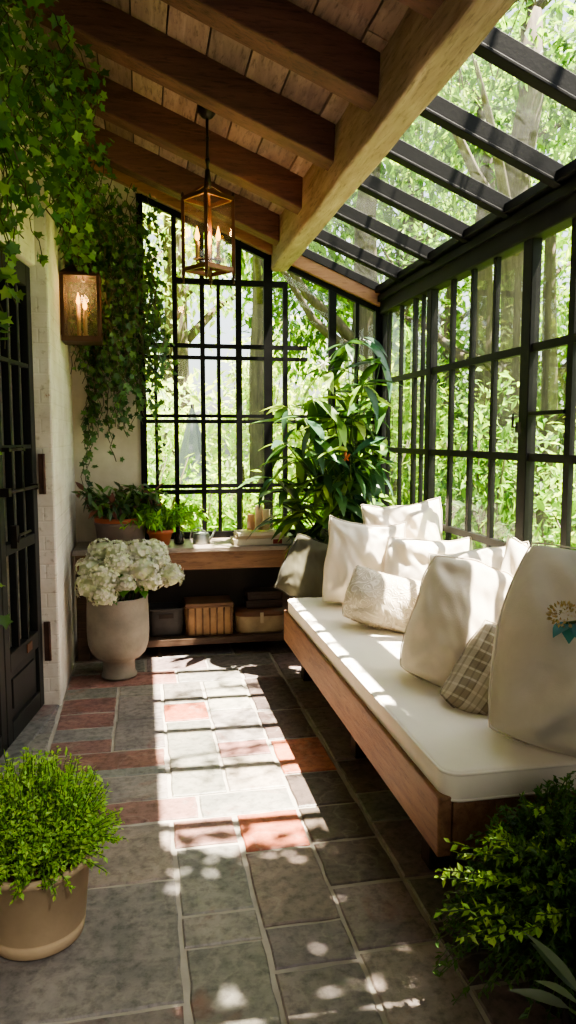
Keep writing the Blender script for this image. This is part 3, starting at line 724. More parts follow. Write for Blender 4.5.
# mattress
def mattress():
    root = thing('mattress', 'long white bench cushion with piped edges on the timber daybed', 'mattress', (1.31, 3.215, .405))
    bm = bmesh.new(); bmesh.ops.create_cube(bm, size=1)
    X, Y, Z = .885, 2.47, .098
    for v in bm.verts: v.co = Vector((v.co.x * X, v.co.y * Y, v.co.z * Z + Z / 2))
    ve = [e for e in bm.edges if abs(e.verts[0].co.z - e.verts[1].co.z) > .05]
    bmesh.ops.bevel(bm, geom=ve, offset=.06, segments=6, affect='EDGES', profile=.5)
    he = [e for e in bm.edges if abs(e.verts[0].co.z - e.verts[1].co.z) < 1e-4 and len(e.link_faces) == 2 and abs(e.link_faces[0].normal.z - e.link_faces[1].normal.z) > .5]
    bmesh.ops.bevel(bm, geom=he, offset=.014, segments=3, affect='EDGES', profile=.5)
    m = MB(); m.smooth = True; m.bm(bm); o = m.build('cushion_pad', M['mattress'], root)
    e = MB(); pts = []
    for cx, cy, a0 in ((1, 1, 0), (-1, 1, 90), (-1, -1, 180), (1, -1, 270)):
        for k in range(7):
            a = math.radians(a0 + 15 * k); pts.append((cx * (X / 2 - .06) + math.cos(a) * .057, cy * (Y / 2 - .06) + math.sin(a) * .057))
    for z in (.089, .009):
        e.tube([(x, y, z) for x, y in pts], .0055, 6, closed=True)
    e.build('piping', M['mattress'], root)
mattress()

# cushions
def cushion(label, c, w, h, t, yaw, tilt, roll, mat, seed=1, pinch=.10, sag=.25, wr=.010, piping=True, name='cushion', ear=.0, soft=.28):
    """local x width, z height, y thickness (front is -y); origin at the centre"""
    root = thing(name, label, 'cushion', c, group='cushions on the daybed')
    root.rotation_mode = 'QUATERNION'
    q = (Matrix.Rotation(math.radians(yaw), 4, 'Z') @ Matrix.Rotation(math.radians(tilt), 4, 'X') @ Matrix.Rotation(math.radians(roll), 4, 'Y')).to_quaternion()
    root.rotation_quaternion = q
    N = 30; idx = {}; V = []; F = []
    so = Vector((seed * 3.7, seed * 1.3, seed * 7.1))
    def pos(i, j, side):
        u = -1 + 2 * i / N; v = -1 + 2 * j / N
        px = pinch * (1 - v * v); pz = pinch * (1 - u * u)
        x = w / 2 * u * (1 - px * abs(u)) * (1 - soft + soft * math.sqrt(1 - v * v / 2) * 1.12); z = h / 2 * v * (1 - pz * abs(v)) * (1 - soft + soft * math.sqrt(1 - u * u / 2) * 1.12)
        k = max(0, (1 - u * u) * (1 - v * v)) ** .44
        th = t * .56 * k * (1 - sag * v)
        n1 = noise.noise(Vector((u * 1.8, v * 1.8, side * 2)) + so); n2 = noise.noise(Vector((u * 6 + v * 4, v * 2.2 - u * 1.5, side * 2)) + so * 2)
        # radial creases running in from the corners
        cu, cv = (1 if u > 0 else -1), (1 if v > 0 else -1)
        dx, dy = cu - u, cv - v; rr = math.hypot(dx, dy); an = math.atan2(abs(dy), abs(dx) + 1e-6)
        cr = math.sin(an * 9 + seed + n1 * 2) * math.exp(-((rr - .5) / .42) ** 2)
        th += k * (n1 * wr * 1.6 + n2 * wr * .8 + cr * wr * .9) * (1 if k > .05 else 0)
        y = side * th
        # floppy outline
        x += .012 * noise.noise(Vector((u * 2, v * 2, 3)) + so); z += .012 * noise.noise(Vector((u * 2, v * 2, 9)) + so)
        y += .018 * noise.noise(Vector((u * 1.3, v * 1.3, 15)) + so)
        if v > 0: z += ear * h * max(0, abs(u) - .45) * v
        return (x, y, z)
    for side in (-1, 1):
        for i in range(N + 1):
            for j in range(N + 1):
                b = i in (0, N) or j in (0, N)
                key = (i, j, 0 if b else side)
                if key not in idx: idx[key] = len(V); V.append(pos(i, j, 0 if b else side))
        for i in range(N):
            for j in range(N):
                q4 = []
                for a, b_ in ((i, j), (i + 1, j), (i + 1, j + 1), (i, j + 1)):
                    bb = a in (0, N) or b_ in (0, N); q4.append(idx[(a, b_, 0 if bb else side)])
                F.append(q4 if side == -1 else q4[::-1])
    m = MB(); m.smooth = True; m.add(V, F); m.build('cover', mat, root, subsurf=1)
    if piping:
        ring = [(i, 0) for i in range(N)] + [(N, j) for j in range(N)] + [(i, N) for i in range(N, 0, -1)] + [(0, j) for j in range(N, 0, -1)]
        e = MB(); e.tube([V[idx[(i, j, 0)]] for i, j in ring], .0028, 6, closed=True); e.build('seam', mat, root)
    return root
cushion('big cream linen cushion at the back, against the panes in the far window corner', (1.57, 4.27, .84), .50, .52, .24, -28, -14, -8, M['linen'], 1, .07, ear=.10, soft=.12, wr=.022)
cushion('upright cream linen cushion standing at the far end of the mattress', (1.28, 4.17, .745), .47, .51, .27, -24, -12, 4, M['linen'], 2, .06, ear=.10, soft=.2, wr=.021)
cushion('wide cream cushion leaning on the panes behind the embroidered bolster', (1.55, 3.86, .72), .50, .44, .25, -34, -22, -2, M['linen'], 3, .06, ear=.10, soft=.2, wr=.022)
cushion('oblong cream bolster cushion with raised swirling embroidery', (1.265, 3.64, .635), .48, .29, .26, -26, -24, 12, M['swirl'], 4, .03, ear=.05, soft=.35)
cushion('white cushion slumped on the panes behind the tan slouching cushion', (1.56, 3.22, .745), .52, .48, .25, -44, -26, -12, M['linen'], 5, .07, ear=.08, wr=.024)
cushion('tan linen cushion slouching on one corner beside the plaid cushion', (1.285, 2.80, .725), .41, .53, .34, -14, -12, 18, M['linen_cool'], 6, .02, ear=.02, sag=.3, wr=.030, soft=.5)
cushion('small grey plaid cushion squeezed between the tan and the largest cushion', (1.285, 2.50, .60), .29, .36, .19, -12, -24, 34, M['plaid'], 7, .04, ear=.03, soft=.35)
cushion('largest stone coloured linen cushion nearest the camera', (1.445, 2.13, .785), .64, .66, .40, -8, -9, 14, M['linen_big'], 8, .03, ear=.05, wr=.034, sag=.3, soft=.48)
cushion('white cushion standing by the panes behind the largest cushion', (1.61, 2.74, .80), .44, .50, .19, -58, -16, 0, M['linen'], 9, .07, ear=.15)
cushion('dark olive canvas cushion tipped up at the far end of the daybed', (1.03, 4.52, .66), .34, .40, .10, -10, -20, 24, M['olive'], 10, .04)

# ------------------------------------------------------------------ console table and its things
TX0, TX1, TY0, TY1 = -.46, 1.10, 4.97, 5.43
ct = thing('console_table', 'long timber console table with a low shelf under the back window', 'table', (.32, 5.2, 0))
def cb(m, x0, x1, y0, y1, z0, z1, b=.004): m.box(x0 - .32, x1 - .32, y0 - 5.2, y1 - 5.2, z0, z1, bev=b)
m = MB(); cb(m, TX0, TX1, TY0 - .01, TY1, .725, .757, .006); m.build('tabletop', M['table_top'], ct)
m = MB(); cb(m, TX0 + .02, TX1 - .01, TY0 + .005, TY0 + .04, .605, .725); m.build('apron', M['table'], ct)
m = MB(); cb(m, TX0 + .02, TX1 - .01, TY0 + .05, TY1 - .02, .07, .118); m.build('shelf', M['shelf'], ct)
for x in (TX0 + .015, TX1 - .09):
    for y in (TY0 + .042, TY1 - .085):
        m = MB(); cb(m, x, x + .075, y, y + .075, .003, .725); m.build('leg', M['shelf'], ct)

def rounded(w, d, n=8, r=.04):
    P = []
    for cx, cy, a0 in ((1, 1, 0), (-1, 1, 90), (-1, -1, 180), (1, -1, 270)):
        for k in range(n + 1):
            a = math.radians(a0 + 90 * k / n); P.append((cx * (w / 2 - r) + math.cos(a) * r, cy * (d / 2 - r) + math.sin(a) * r))
    return P
def resample(P, step):
    Q = []; n = len(P)
    L = [math.dist(P[i], P[(i + 1) % n]) for i in range(n)]; T = sum(L); k = int(T / step) // 2 * 2
    for j in range(k):
        t = T * j / k; i = 0
        while t > L[i]: t -= L[i]; i += 1
        u = t / L[i] if L[i] else 0; Q.append((P[i][0] + (P[(i + 1) % n][0] - P[i][0]) * u, P[i][1] + (P[(i + 1) % n][1] - P[i][1]) * u))
    return Q
def woven(mb, w, d, h, step=.018, row=.014, taper=.93, amp=.0035, z0=0, r=.04):
    Q = resample(rounded(w, d, 6, r), step); n = len(Q); m = int(h / row); V = []; F = []
    for i in range(m * 2 + 1):
        z = z0 + h * i / (m * 2); s = taper + (1 - taper) * i / (m * 2)
        for j, (x, y) in enumerate(Q):
            L = math.hypot(x, y); a = amp * (1 if (j + i // 2) % 2 else -1) * (1 if i % 2 else .15)
            V.append((x * s + x / L * a, y * s + y / L * a, z))
    for i in range(m * 2):
        for j in range(n): F.append((i * n + j, i * n + (j + 1) % n, (i + 1) * n + (j + 1) % n, (i + 1) * n + j))
    F.append(tuple(range(n))[::-1]); mb.smooth = True; mb.add(V, F); mb.smooth = False
# black wire/wicker basket
b = thing('wicker_basket', 'small black open wicker basket on the console shelf beside the urn', 'basket', (.145, 5.2, .119), group='baskets on the console shelf')
m = MB(); woven(m, .25, .2, .19, .026, .022, .92, .008); m.build('basket_body', M['blackwicker'], b)
m = MB(); m.tube([(x, y, .192) for x, y in rounded(.255, .205, 6)], .008, 6, closed=True)
m.build('rim', M['blackwicker'], b)
m = MB(); m.box(-.05, .05, -.108, -.103, .13, .16); m.build('label_holder', M['iron'], b)
# rattan hamper with lid
b = thing('rattan_hamper', 'square tan rattan hamper with vertical ribs, middle of the console shelf', 'basket', (.445, 5.2, .119), group='baskets on the console shelf')
m = MB(); woven(m, .33, .24, .20, .026, .022, .97, .009, r=.02); m.build('basket_body', M['rattan'], b)
m = MB()
for k in range(7): x = -.15 + .05 * k; m.tube([(x, -.124, .004), (x, -.126, .196)], .006, 6)
m.build('rib', M['rattan_dark'], b)
m = MB(); m.box(-.168, .168, -.125, .125, .2, .228, bev=.008); m.tube([(x, y, .203) for x, y in rounded(.338, .25, 4, .02)], .007, 6, closed=True); m.build('lid', M['rattan_dark'], b)
# oval lidded basket with leather strap
b = thing('lidded_basket', 'rounded pale wicker basket with leather bound lid at the right of the console shelf', 'basket', (.81, 5.19, .119), group='baskets on the console shelf')
m = MB(); woven(m, .36, .25, .125, .028, .021, .95, .008, r=.09); m.build('basket_body', M['palerattan'], b)
m = MB()
P = rounded(.372, .262, 8, .095); n = len(P)
V = [(x, y, .125) for x, y in P] + [(x, y, .15) for x, y in P] + [(x * .8, y * .8, .166) for x, y in P]
m.smooth = True; m.add(V, [(i, (i + 1) % n, n + (i + 1) % n, n + i) for i in range(n)] + [(n + i, n + (i + 1) % n, 2 * n + (i + 1) % n, 2 * n + i) for i in range(n)] + [tuple(range(2 * n, 3 * n))])
m.tube([(x, y, .128) for x, y in P], .007, 6, closed=True); m.build('lid', M['leather'], b)
m = MB(); m.box(-.012, .012, -.139, -.132, .075, .15); o = m.build('strap', M['cover_tan'], b); o['label'] = 'pale closing strap'
for k, (z, w, lb) in enumerate(((.288, .26, 'dark wooden box resting on the rounded lidded basket'), (.348, .24, 'dark wooden box at the top of the pile on the lidded basket'))):
    b = thing('wooden_box', lb, 'box', (.84, 5.2, z), group='dark boxes on the lidded basket')
    m = MB(); m.box(-w / 2, w / 2, -.08, .08, 0, .038, bev=.003); m.build('box_body', M['darkbox'], b)
    m = MB(); m.box(-w / 2 - .003, w / 2 + .003, -.083, .083, .039, .056, bev=.003); m.build('lid', M['darkbox'], b)

# books
def book(label, loc_, rz, w, d, h, cm, lab=None):
    b = thing('book', label, 'book', loc_, (0, 0, rz), group='books on the console table')
    m = MB(); m.box(-w / 2, w / 2, -d / 2, d / 2, 0, .003); m.box(-w / 2, w / 2, -d / 2, d / 2, h - .003, h); m.box(-w / 2, w / 2, -d / 2, -d / 2 + .003, .003, h - .003); m.build('cover', cm, b)
    m = MB(); m.box(-w / 2 + .004, w / 2 - .004, -d / 2 + .004, d / 2 - .004, .003, h - .003); m.build('pages', M['paper'], b)
    if lab: m = MB(); m.box(w * .18, w * .34, -d / 2 - .001, -d / 2 + .0005, .004, h - .004); o = m.build('spine_label', lab, b); o['label'] = 'dull red spine label'
book('large cream book lying at the bottom of the pile on the console', (.81, 5.12, .757), .03, .40, .2, .040, M['cover_cream'], M['cover_red'])
book('sage green book lying right of the pile, half under the cream book', (.985, 5.30, .757), -.05, .18, .16, .032, M['cover_green'])
book('tan book lying in the middle of the pile on the console', (.80, 5.13, .7975), -.04, .34, .2, .022, M['cover_tan'])
book('thin cream book lying at the top of the pile on the console', (.78, 5.12, .820), .06, .29, .19, .022, M['cover_cream'])
# glass jar with candles
j = thing('glass_hurricane', 'clear glass hurricane jar standing on the pile of books', 'jar', (.80, 5.15, .843))
m = MB(); m.lathe([(.02, 0), (.11, .002), (.115, .02), (.115, .22), (.118, .225)], 36, cap=False); m.build('jar_glass', M['lampglass'], j)
for i, (x, y, h, r_, mt, lb) in enumerate(((-.05, 0, .11, .028, 'peachwax', 'peach pillar candle inside the glass jar'), (.012, .03, .17, .028, 'wax', 'tallest cream pillar candle inside the glass jar'), (.055, -.01, .145, .028, 'wax', 'shorter cream pillar candle inside the glass jar, right of the tallest'))):
    c = thing('pillar_candle', lb, 'candle', (.80 + x, 5.15 + y, .846), group='candles in the glass jar')
    m = MB(); m.lathe([(r_, 0), (r_, h - .004), (r_ - .004, h)], 20); m.build('wax', M[mt], c)
    m = MB(); m.tube([(0, 0, h), (.001, 0, h + .012)], .0015, 5); m.build('wick', M['iron'], c)
# watering can
w = thing('watering_can', 'small grey zinc watering can on the console beside the terracotta pot', 'watering can', (.40, 5.16, .757), (0, 0, .5))
m = MB(); m.lathe([(.055, 0), (.058, .004), (.05, .07), (.046, .075), (.044, .07)], 24, sx=1.1); m.build('can_body', M['zinc'], w)
m = MB(); m.tube([(.05, 0, .015), (.09, 0, .045), (.125, 0, .10)], [.013, .009, .007], 8); m.build('spout', M['zinc'], w)
m = MB(); m.tube([(-.05, 0, .02), (-.095, 0, .05), (-.08, 0, .10), (-.02, 0, .115), (.04, 0, .075)], .005, 6); m.build('handle', M['zinc'], w)
bt = thing('bottle', 'small dark round bottle on the console right of the terracotta pot', 'bottle', (.245, 5.17, .757))
m = MB(); m.lathe([(.028, 0), (.036, .01), (.037, .06), (.025, .085), (.011, .095), (.011, .115), (.014, .117)], 20); m.build('bottle_body', M['bottle'], bt)
m = MB(); m.lathe([(.009, .117), (.01, .128), (.004, .131)], 12); m.build('stopper', M['leather'], bt)

# potted plants on the console
def pot_mesh(r0, r1, h, rim=.012, rh=.03):
    m = MB(); m.lathe([(r0, 0), (r0 + .003, .004), (r1, h - rh), (r1 + rim, h - rh + .002), (r1 + rim, h), (r1 + rim * .2, h), (r1 - .008, h - .02), (r1 - .01, h - .035)], 36, cap=False)
    m.lathe([(1e-4, .004), (r0, .004)], 36, cap=False); return m
g = thing('potted_plant', 'bushy mixed dark leaved plant in a wide grey pot by the plaster wall', 'plant', (-.15, 5.2, .757), group='potted plants on the console')
pot_mesh(.155, .172, .165, .006, .02).build('pot', M['greypot'], g)
m = MB(); m.lathe([(.166, .16), (.176, .165), (.178, .195), (.166, .197), (.16, .17)], 36, cap=False); o = m.build('inner_pot_rim', M['terracotta'], g); o['label'] = 'terracotta inner rim'
m = MB(); m.lathe([(1e-4, .155), (.166, .15)], 28, cap=False); m.build('soil', M['soil'], g)
st = MB(); lf = MB(); rnd = random.Random(5)
pal = [G('47633a'), G('5e7a48'), G('38502f'), G('7a5048'), G('6b8653')]
for k in range(46):
    a = rnd.uniform(0, 2 * PI); rr = rnd.uniform(0, .12); q = [Vector((rr * math.cos(a), rr * math.sin(a), .15))]
    sp = rnd.uniform(.01, .055); H = rnd.uniform(.03, .085)
    for i in range(5): q.append(q[-1] + Vector((math.cos(a) * sp, math.sin(a) * sp, H * (1 - .2 * i))))
    st.tube(q, .003, 5)
    for i in range(2, 6):
        for s in range(3):
            lf.col = jit(rnd.choice(pal), .25, rnd); leaf(lf, q[i], rv(rnd) + Vector((math.cos(a), math.sin(a), .2)) * .6, Vector((0, 0, 1)) + rv(rnd) * .6, rnd.uniform(.05, .10), rnd.uniform(.022, .045), .25, .1, 4)
st.build('stem', M['greenstem'], g); lf.build('foliage', M['leaf'], g)
g = thing('potted_plant', 'bright green feathery plant in a small terracotta pot on the console', 'plant', (.115, 5.15, .757), group='potted plants on the console')
pot_mesh(.058, .082, .11, .01, .028).build('pot', M['terracotta'], g)
m = MB(); m.lathe([(1e-4, .095), (.078, .092)], 28, cap=False); m.build('soil', M['soil'], g)
st = MB(); lf = MB(); pal = [G('7fae3e'), G('95c04c'), G('5f8f34'), G('6d9c3c')]
for k in range(44):
    a = rnd.uniform(0, 2 * PI); rr = rnd.uniform(0, .05); q = [Vector((rr * math.cos(a), rr * math.sin(a), .09))]
    sp = rnd.uniform(.008, .05); H = rnd.uniform(.04, .085)
    for i in range(6): q.append(q[-1] + Vector((math.cos(a) * sp, math.sin(a) * sp, H * (1 - .3 * i))))
    st.tube(q, .0022, 5)
    for i in range(1, 7):
        for s in range(4):
            lf.col = jit(rnd.choice(pal), .25, rnd); leaf(lf, q[i], rv(rnd) + Vector((math.cos(a), math.sin(a), 0)) * .4, Vector((0, 0, 1)) + rv(rnd) * .4, rnd.uniform(.035, .07), rnd.uniform(.014, .026), .2, .1, 4)
st.build('stem', M['greenstem'], g); lf.build('foliage', M['leaf'], g)

# ------------------------------------------------------------------ urn and hydrangeas
UX, UY = -.165, 4.66
u = thing('stone_urn', 'tall footed grey stone urn on the slate in front of the console', 'urn', (UX, UY, 0))
m = MB(); m.lathe([(.095, .003), (.11, .006), (.112, .02), (.10, .035), (.098, .10), (.104, .118), (.14, .135), (.168, .165), (.186, .22), (.192, .30), (.19, .42), (.186, .50), (.19, .515), (.187, .52), (.176, .515), (.17, .48), (.172, .35)], 44, cap=False); m.lathe([(1e-4, .003), (.095, .003)], 44, cap=False); m.build('urn_body', M['stoneurn'], u)
m = MB(); m.lathe([(1e-4, .46), (.17, .455)], 32, cap=False); m.build('soil', M['soil'], u)
def bloom_mesh(seed, r=.082):
    rnd = random.Random(seed); m = MB(); m.col = srgb('cfd6b0')
    m.sphere((0, 0, 0), r * .82, 14, 9, (1, 1, .85)); tint = rnd.uniform(.82, 1.05)
    for k in range(190):
        v = rv(rnd)
        if v.z < -.65: continue
        p = Vector((v.x * r, v.y * r, v.z * r * .86)) * rnd.uniform(.93, 1.08); n = (v + rv(rnd) * .35).normalized(); x = n.orthogonal().normalized(); y = n.cross(x); a0 = rnd.uniform(0, PI)
        f = rnd.uniform(.8, 1.03); base = (.88, .86, .70) if rnd.random() < .75 else (.76, .80, .50)
        f *= tint * (.72 + .28 * min(1, max(0, v.z + .75))); m.col = tuple(c * f for c in base); s = rnd.uniform(.011, .0155)  # lower florets darkened, shade between the heads put into their colour
        for q in range(4):
            a = a0 + q * PI / 2; d = x * math.cos(a) + y * math.sin(a); t = n.cross(d)
            m.add([p, p + d * s * .6 + t * s * .52 + n * .002, p + d * s * 1.15 + n * .003, p + d * s * .6 - t * s * .52 + n * .002], [(0, 1, 2, 3)])
    return m
BL = [(-.315, 4.60, .70, .085, 'leftmost white hydrangea head, over the white wall side'), (-.32, 4.54, .60, .085, 'low white hydrangea head at the left of the urn'), (-.25, 4.68, .79, .085, 'upper left white hydrangea head'), (-.235, 4.52, .665, .09, 'white hydrangea head at the front left of the bunch'),
      (-.24, 4.50, .555, .08, 'lowest white hydrangea head, hanging over the urn front'), (-.15, 4.62, .785, .088, 'top white hydrangea head, left of the centre'), (-.145, 4.55, .725, .088, 'white hydrangea head at the middle of the bunch'), (-.11, 4.50, .625, .062, 'small white hydrangea head hanging at the centre front'),
      (-.035, 4.61, .79, .088, 'top white hydrangea head, right of the centre'), (-.01, 4.54, .70, .09, 'white hydrangea head at the front right of the bunch'), (.035, 4.55, .625, .075, 'white hydrangea head below the front right one'), (.06, 4.66, .785, .08, 'upper right white hydrangea head'), (.085, 4.60, .73, .07, 'small upper white hydrangea head near the right edge'), (.15, 4.58, .645, .085, 'rightmost white hydrangea head, drooping by the baskets'), (-.16, 4.74, .74, .085, 'white hydrangea head at the rear of the bunch')]
bmesh_cache = {}
for i, (x, y, z, r_, lb) in enumerate(BL):
    h = thing('hydrangea', lb + ' in the stone urn', 'flower', (x, y, z), group='hydrangeas in the stone urn')
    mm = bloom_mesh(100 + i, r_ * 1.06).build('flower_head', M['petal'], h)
    base = Vector((UX + (x - UX) * .35, UY + (y - UY) * .35 + .02, .46)) - Vector((x, y, z)); s = MB()
    mid = Vector((UX + (x - UX) * .75, UY + (y - UY) * .75, max(.55, z - .02))) - Vector((x, y, z))
    s.tube([base, base.lerp(mid, .5) + Vector((0, 0, .04)), mid, Vector((0, 0, -.02))], .005, 6); s.build('stem', M['greenstem'], h)
    l = MB()
    for k in range(3):
        l.col = jit(G('4f7a34'), .2); a = R.uniform(0, 2 * PI)
        leaf(l, mid, (math.cos(a), math.sin(a) - .3, R.uniform(-.7, -.1)), (0, 0, 1), R.uniform(.10, .15), R.uniform(.06, .085), .25, .1, 5)
    l.build('leaf', M['leaf'], h)

# ------------------------------------------------------------------ tall plant by the corner
tp = thing('tall_plant', 'tall glossy long leaved plant in the glazed corner behind the daybed', 'plant', (1.40, 4.93, 0))
pot_mesh(.14, .19, .40, .012, .04).build('pot', M['darkpot'], tp)
m = MB(); m.lathe([(1e-4, .37), (.18, .365)], 28, cap=False); m.build('soil', M['soil'], tp)
rnd = random.Random(21); st = MB(); lf = MB(); pal = [G('3e5b34'), G('4b6b3a'), G('2f4a2c'), G('5d7d45'), G('41604a')]; bright = [G('8fae4e'), G('a3bd66')]
tips = [(-.52, .0, 1.22), (-.45, -.08, 1.45), (-.50, .05, 1.05), (-.28, -.1, 1.75), (-.15, .05, 1.95), (-.05, -.1, 2.12), (.08, .02, 2.18), (.20, -.05, 2.0), (.26, -.02, 1.75), (.24, -.1, 1.5), (.15, -.16, 1.3), (-.05, -.2, 1.4), (-.2, -.18, 1.2), (-.35, -.15, 1.62), (0, .1, 1.7), (.05, -.15, 1.85), (-.33, .05, 1.35), (-.12, -.15, 1.62), (-.3, -.05, 1.0), (.2, .1, 1.25), (-.4, .1, 1.7), (.12, -.12, 1.08)]
for tx, ty, tz in tips:
    q = []; b0 = Vector((rnd.uniform(-.07, .07), rnd.uniform(-.07, .07), .36)); T = Vector((tx, ty, tz))
    for i in range(10):
        t = i / 9; q.append(Vector((b0.x + (T.x - b0.x) * t ** 1.5, b0.y + (T.y - b0.y) * t ** 1.5, b0.z + (T.z - b0.z) * (t ** .85))))
    st.tube(q, [.012 - .009 * i / 9 for i in range(10)], 6)
    for i in range(4, 10):
        n = 3 if i < 9 else 6
        for s in range(n):
            a = rnd.uniform(0, 2 * PI); d = Vector((math.cos(a), math.sin(a) * .8, rnd.uniform(-.75, .35)))
            if q[i].z < .8: continue
            lf.col = jit(rnd.choice(bright) if rnd.random() < .2 else rnd.choice(pal), .2, rnd)
            p = q[i] + d * .02
            L = rnd.uniform(.17, .32)
            tip = p + d.normalized() * L + Vector((1.40, 4.93, 0))
            if tip.x > 1.74 or tip.y > 5.40: continue
            leaf(lf, p, d, Vector((0, 0, 1)) + rv(rnd) * .3, L, L * rnd.uniform(.24, .33), rnd.uniform(.2, .5), .14, 6)
st.build('stem', M['greenstem'], tp); lf.build('foliage', M['gloss_leaf'], tp)
for dx, dy, dz in ((-.08, -.22, 1.36), (-.22, -.18, 1.98)):
    fl = MB()
    for k in range(9):
        v = rv(rnd); fl.col = jit(srgb('b8653c'), .2, rnd) if dz < 1.5 else (.85, .83, .78); leaf(fl, (dx, dy, dz), v + Vector((0, -.3, -.3)), rv(rnd), .055, .02, .3, .1, 4)
    o = fl.build('flower', M['petal'], tp); o['label'] = 'rusty orange flower' if dz < 1.5 else 'white flower'


# ------------------------------------------------------------------ fine leaved shrubs in pots near the camera
def sprig_plant(st, lf, origin_r, z0, R_, H, n, rnd, pal, ll, lw, tipbright=None, droop=.0, k=14, flat=1.0, bias=None):
    for s in range(n):
        a = rnd.uniform(0, 2 * PI); e = math.asin(min(1, rnd.uniform(.0, 1) ** .8))
        rr = origin_r * math.sqrt(rnd.random())
        p = Vector((rr * math.cos(a), rr * math.sin(a), z0)); u = rnd.uniform(.72, 1.05)
        T = Vector((R_ * math.cos(a) * math.cos(e) * u, R_ * flat * math.sin(a) * math.cos(e) * u, z0 + H * (math.sin(e) - droop * math.cos(e)) * u))
        if bias: T += Vector(bias) * rnd.random()
        c = Vector((p.x * .6 + T.x * .4, p.y * .6 + T.y * .4, max(p.z, T.z) * .75 + .25 * H)) if droop else p.lerp(T, .5) + Vector((0, 0, .12 * H))
        q = [p * (1 - t) ** 2 + c * 2 * t * (1 - t) + T * t * t for t in [i / 7 for i in range(8)]]
        st.tube(q, .0015, 4, cap=False)
        base = rnd.choice(pal)
        for i in range(k):
            t = .35 + .65 * (i + rnd.random()) / k; f = t * 7; i0 = min(6, int(f)); pp = q[i0].lerp(q[i0 + 1], f - i0); d = (q[i0 + 1] - q[i0]).normalized()
            lf.col = jit(base if not tipbright or t < .75 else rnd.choice(tipbright), .22, rnd)
            leaf(lf, pp, d * .7 + rv(rnd), Vector((0, 0, 1)) + rv(rnd) * .7, ll * rnd.uniform(.7, 1.25), lw * rnd.uniform(.7, 1.25), .1, .1, 2)
rnd = random.Random(77)
lp = thing('potted_shrub', 'bright green small leaved shrub in a beige clay pot near the doors', 'plant', (-.335, 2.215, 0))
m = MB(); m.lathe([(.122, .002), (.134, .010), (.140, .045), (.137, .049), (.140, .053), (.157, .235), (.165, .238), (.168, .256), (.162, .262), (.150, .258), (.145, .24)], 48, cap=False); m.lathe([(1e-4, .003), (.122, .003)], 40, cap=False); m.build('pot', M['clay'], lp)
m = MB(); m.lathe([(1e-4, .245), (.07, .245), (.149, .235)], 32, cap=False); m.build('soil', M['mulch'], lp)
m = MB()
for k in range(70):
    a = rnd.uniform(0, 2 * PI); rr = rnd.uniform(.05, .14); m.col = (1, 1, 1)
    p = Vector((rr * math.cos(a), rr * math.sin(a), .245)); d = rv(rnd); d.z *= .3; m.tube([p, p + d * .03], [.006, .004], 5)
o = m.build('bark_mulch', M['mulch'], lp); o['kind'] = 'stuff'
st = MB(); lf = MB()
sprig_plant(st, lf, .12, .245, .255, .325, 700, rnd, [G('85ad48'), G('9ac254'), G('6f983c'), G('a9cc62')], .018, .0095, [G('a5cc55'), G('90ba48')], k=22)
st.build('stem', M['greenstem'], lp); lf.build('foliage', M['leaf'], lp)

rp = thing('trailing_shrub', 'dark green fine leaved trailing shrub at the near end of the daybed', 'plant', (1.13, 1.68, 0))
pot_mesh(.12, .17, .26, .012, .03).build('pot', M['darkpot'], rp)
m = MB(); m.lathe([(1e-4, .24), (.16, .235)], 28, cap=False); m.build('soil', M['soil'], rp)
st = MB(); lf = MB()
sprig_plant(st, lf, .14, .26, .40, .37, 640, rnd, [G('3c5c2c'), G('4d7034'), G('33502a')], .022, .011, [G('56783a'), G('4d7034')], droop=.5, k=24, flat=.85)
sprig_plant(st, lf, .12, .26, .42, .38, 50, rnd, [G('56783a')], .024, .012, [G('8fb050')], droop=.1, k=24, flat=.6)
sprig_plant(st, lf, .10, .30, .33, .20, 34, rnd, [G('86ac48'), G('9cc058')], .026, .014, [G('b4d86c')], droop=.2, k=26, flat=.5, bias=(-.22, -.05, .05))  # left sprigs: sunlight put into the brighter leaf colours
st.build('stem', M['greenstem'], rp); lf.build('foliage', M['leaf'], rp)

sp = thing('silver_leaf_plant', 'small plant with broad grey green lance leaves in front of the trailing shrub', 'plant', (.98, 1.36, 0))
pot_mesh(.05, .075, .20, .008, .02).build('pot', M['darkpot'], sp)
m = MB(); m.lathe([(1e-4, .185), (.068, .183)], 20, cap=False); m.build('soil', M['soil'], sp)
st = MB(); lf = MB()
for k in range(16):
    a = 2 * PI * k / 16 + rnd.uniform(-.2, .2); e = rnd.uniform(.1, 1.1); d = Vector((math.cos(a) * math.cos(e), math.sin(a) * math.cos(e), math.sin(e)))
    p = Vector((0, 0, .20)) + d * .07; st.tube([(0, 0, .18), p], .004, 5)
    lf.col = jit(G('8b9a84'), .15, rnd); leaf(lf, p, d, (0, 0, 1), rnd.uniform(.12, .17), rnd.uniform(.034, .046), .2, .1, 6)
st.build('stem', M['greenstem'], sp); lf.build('foliage', M['leaf'], sp)

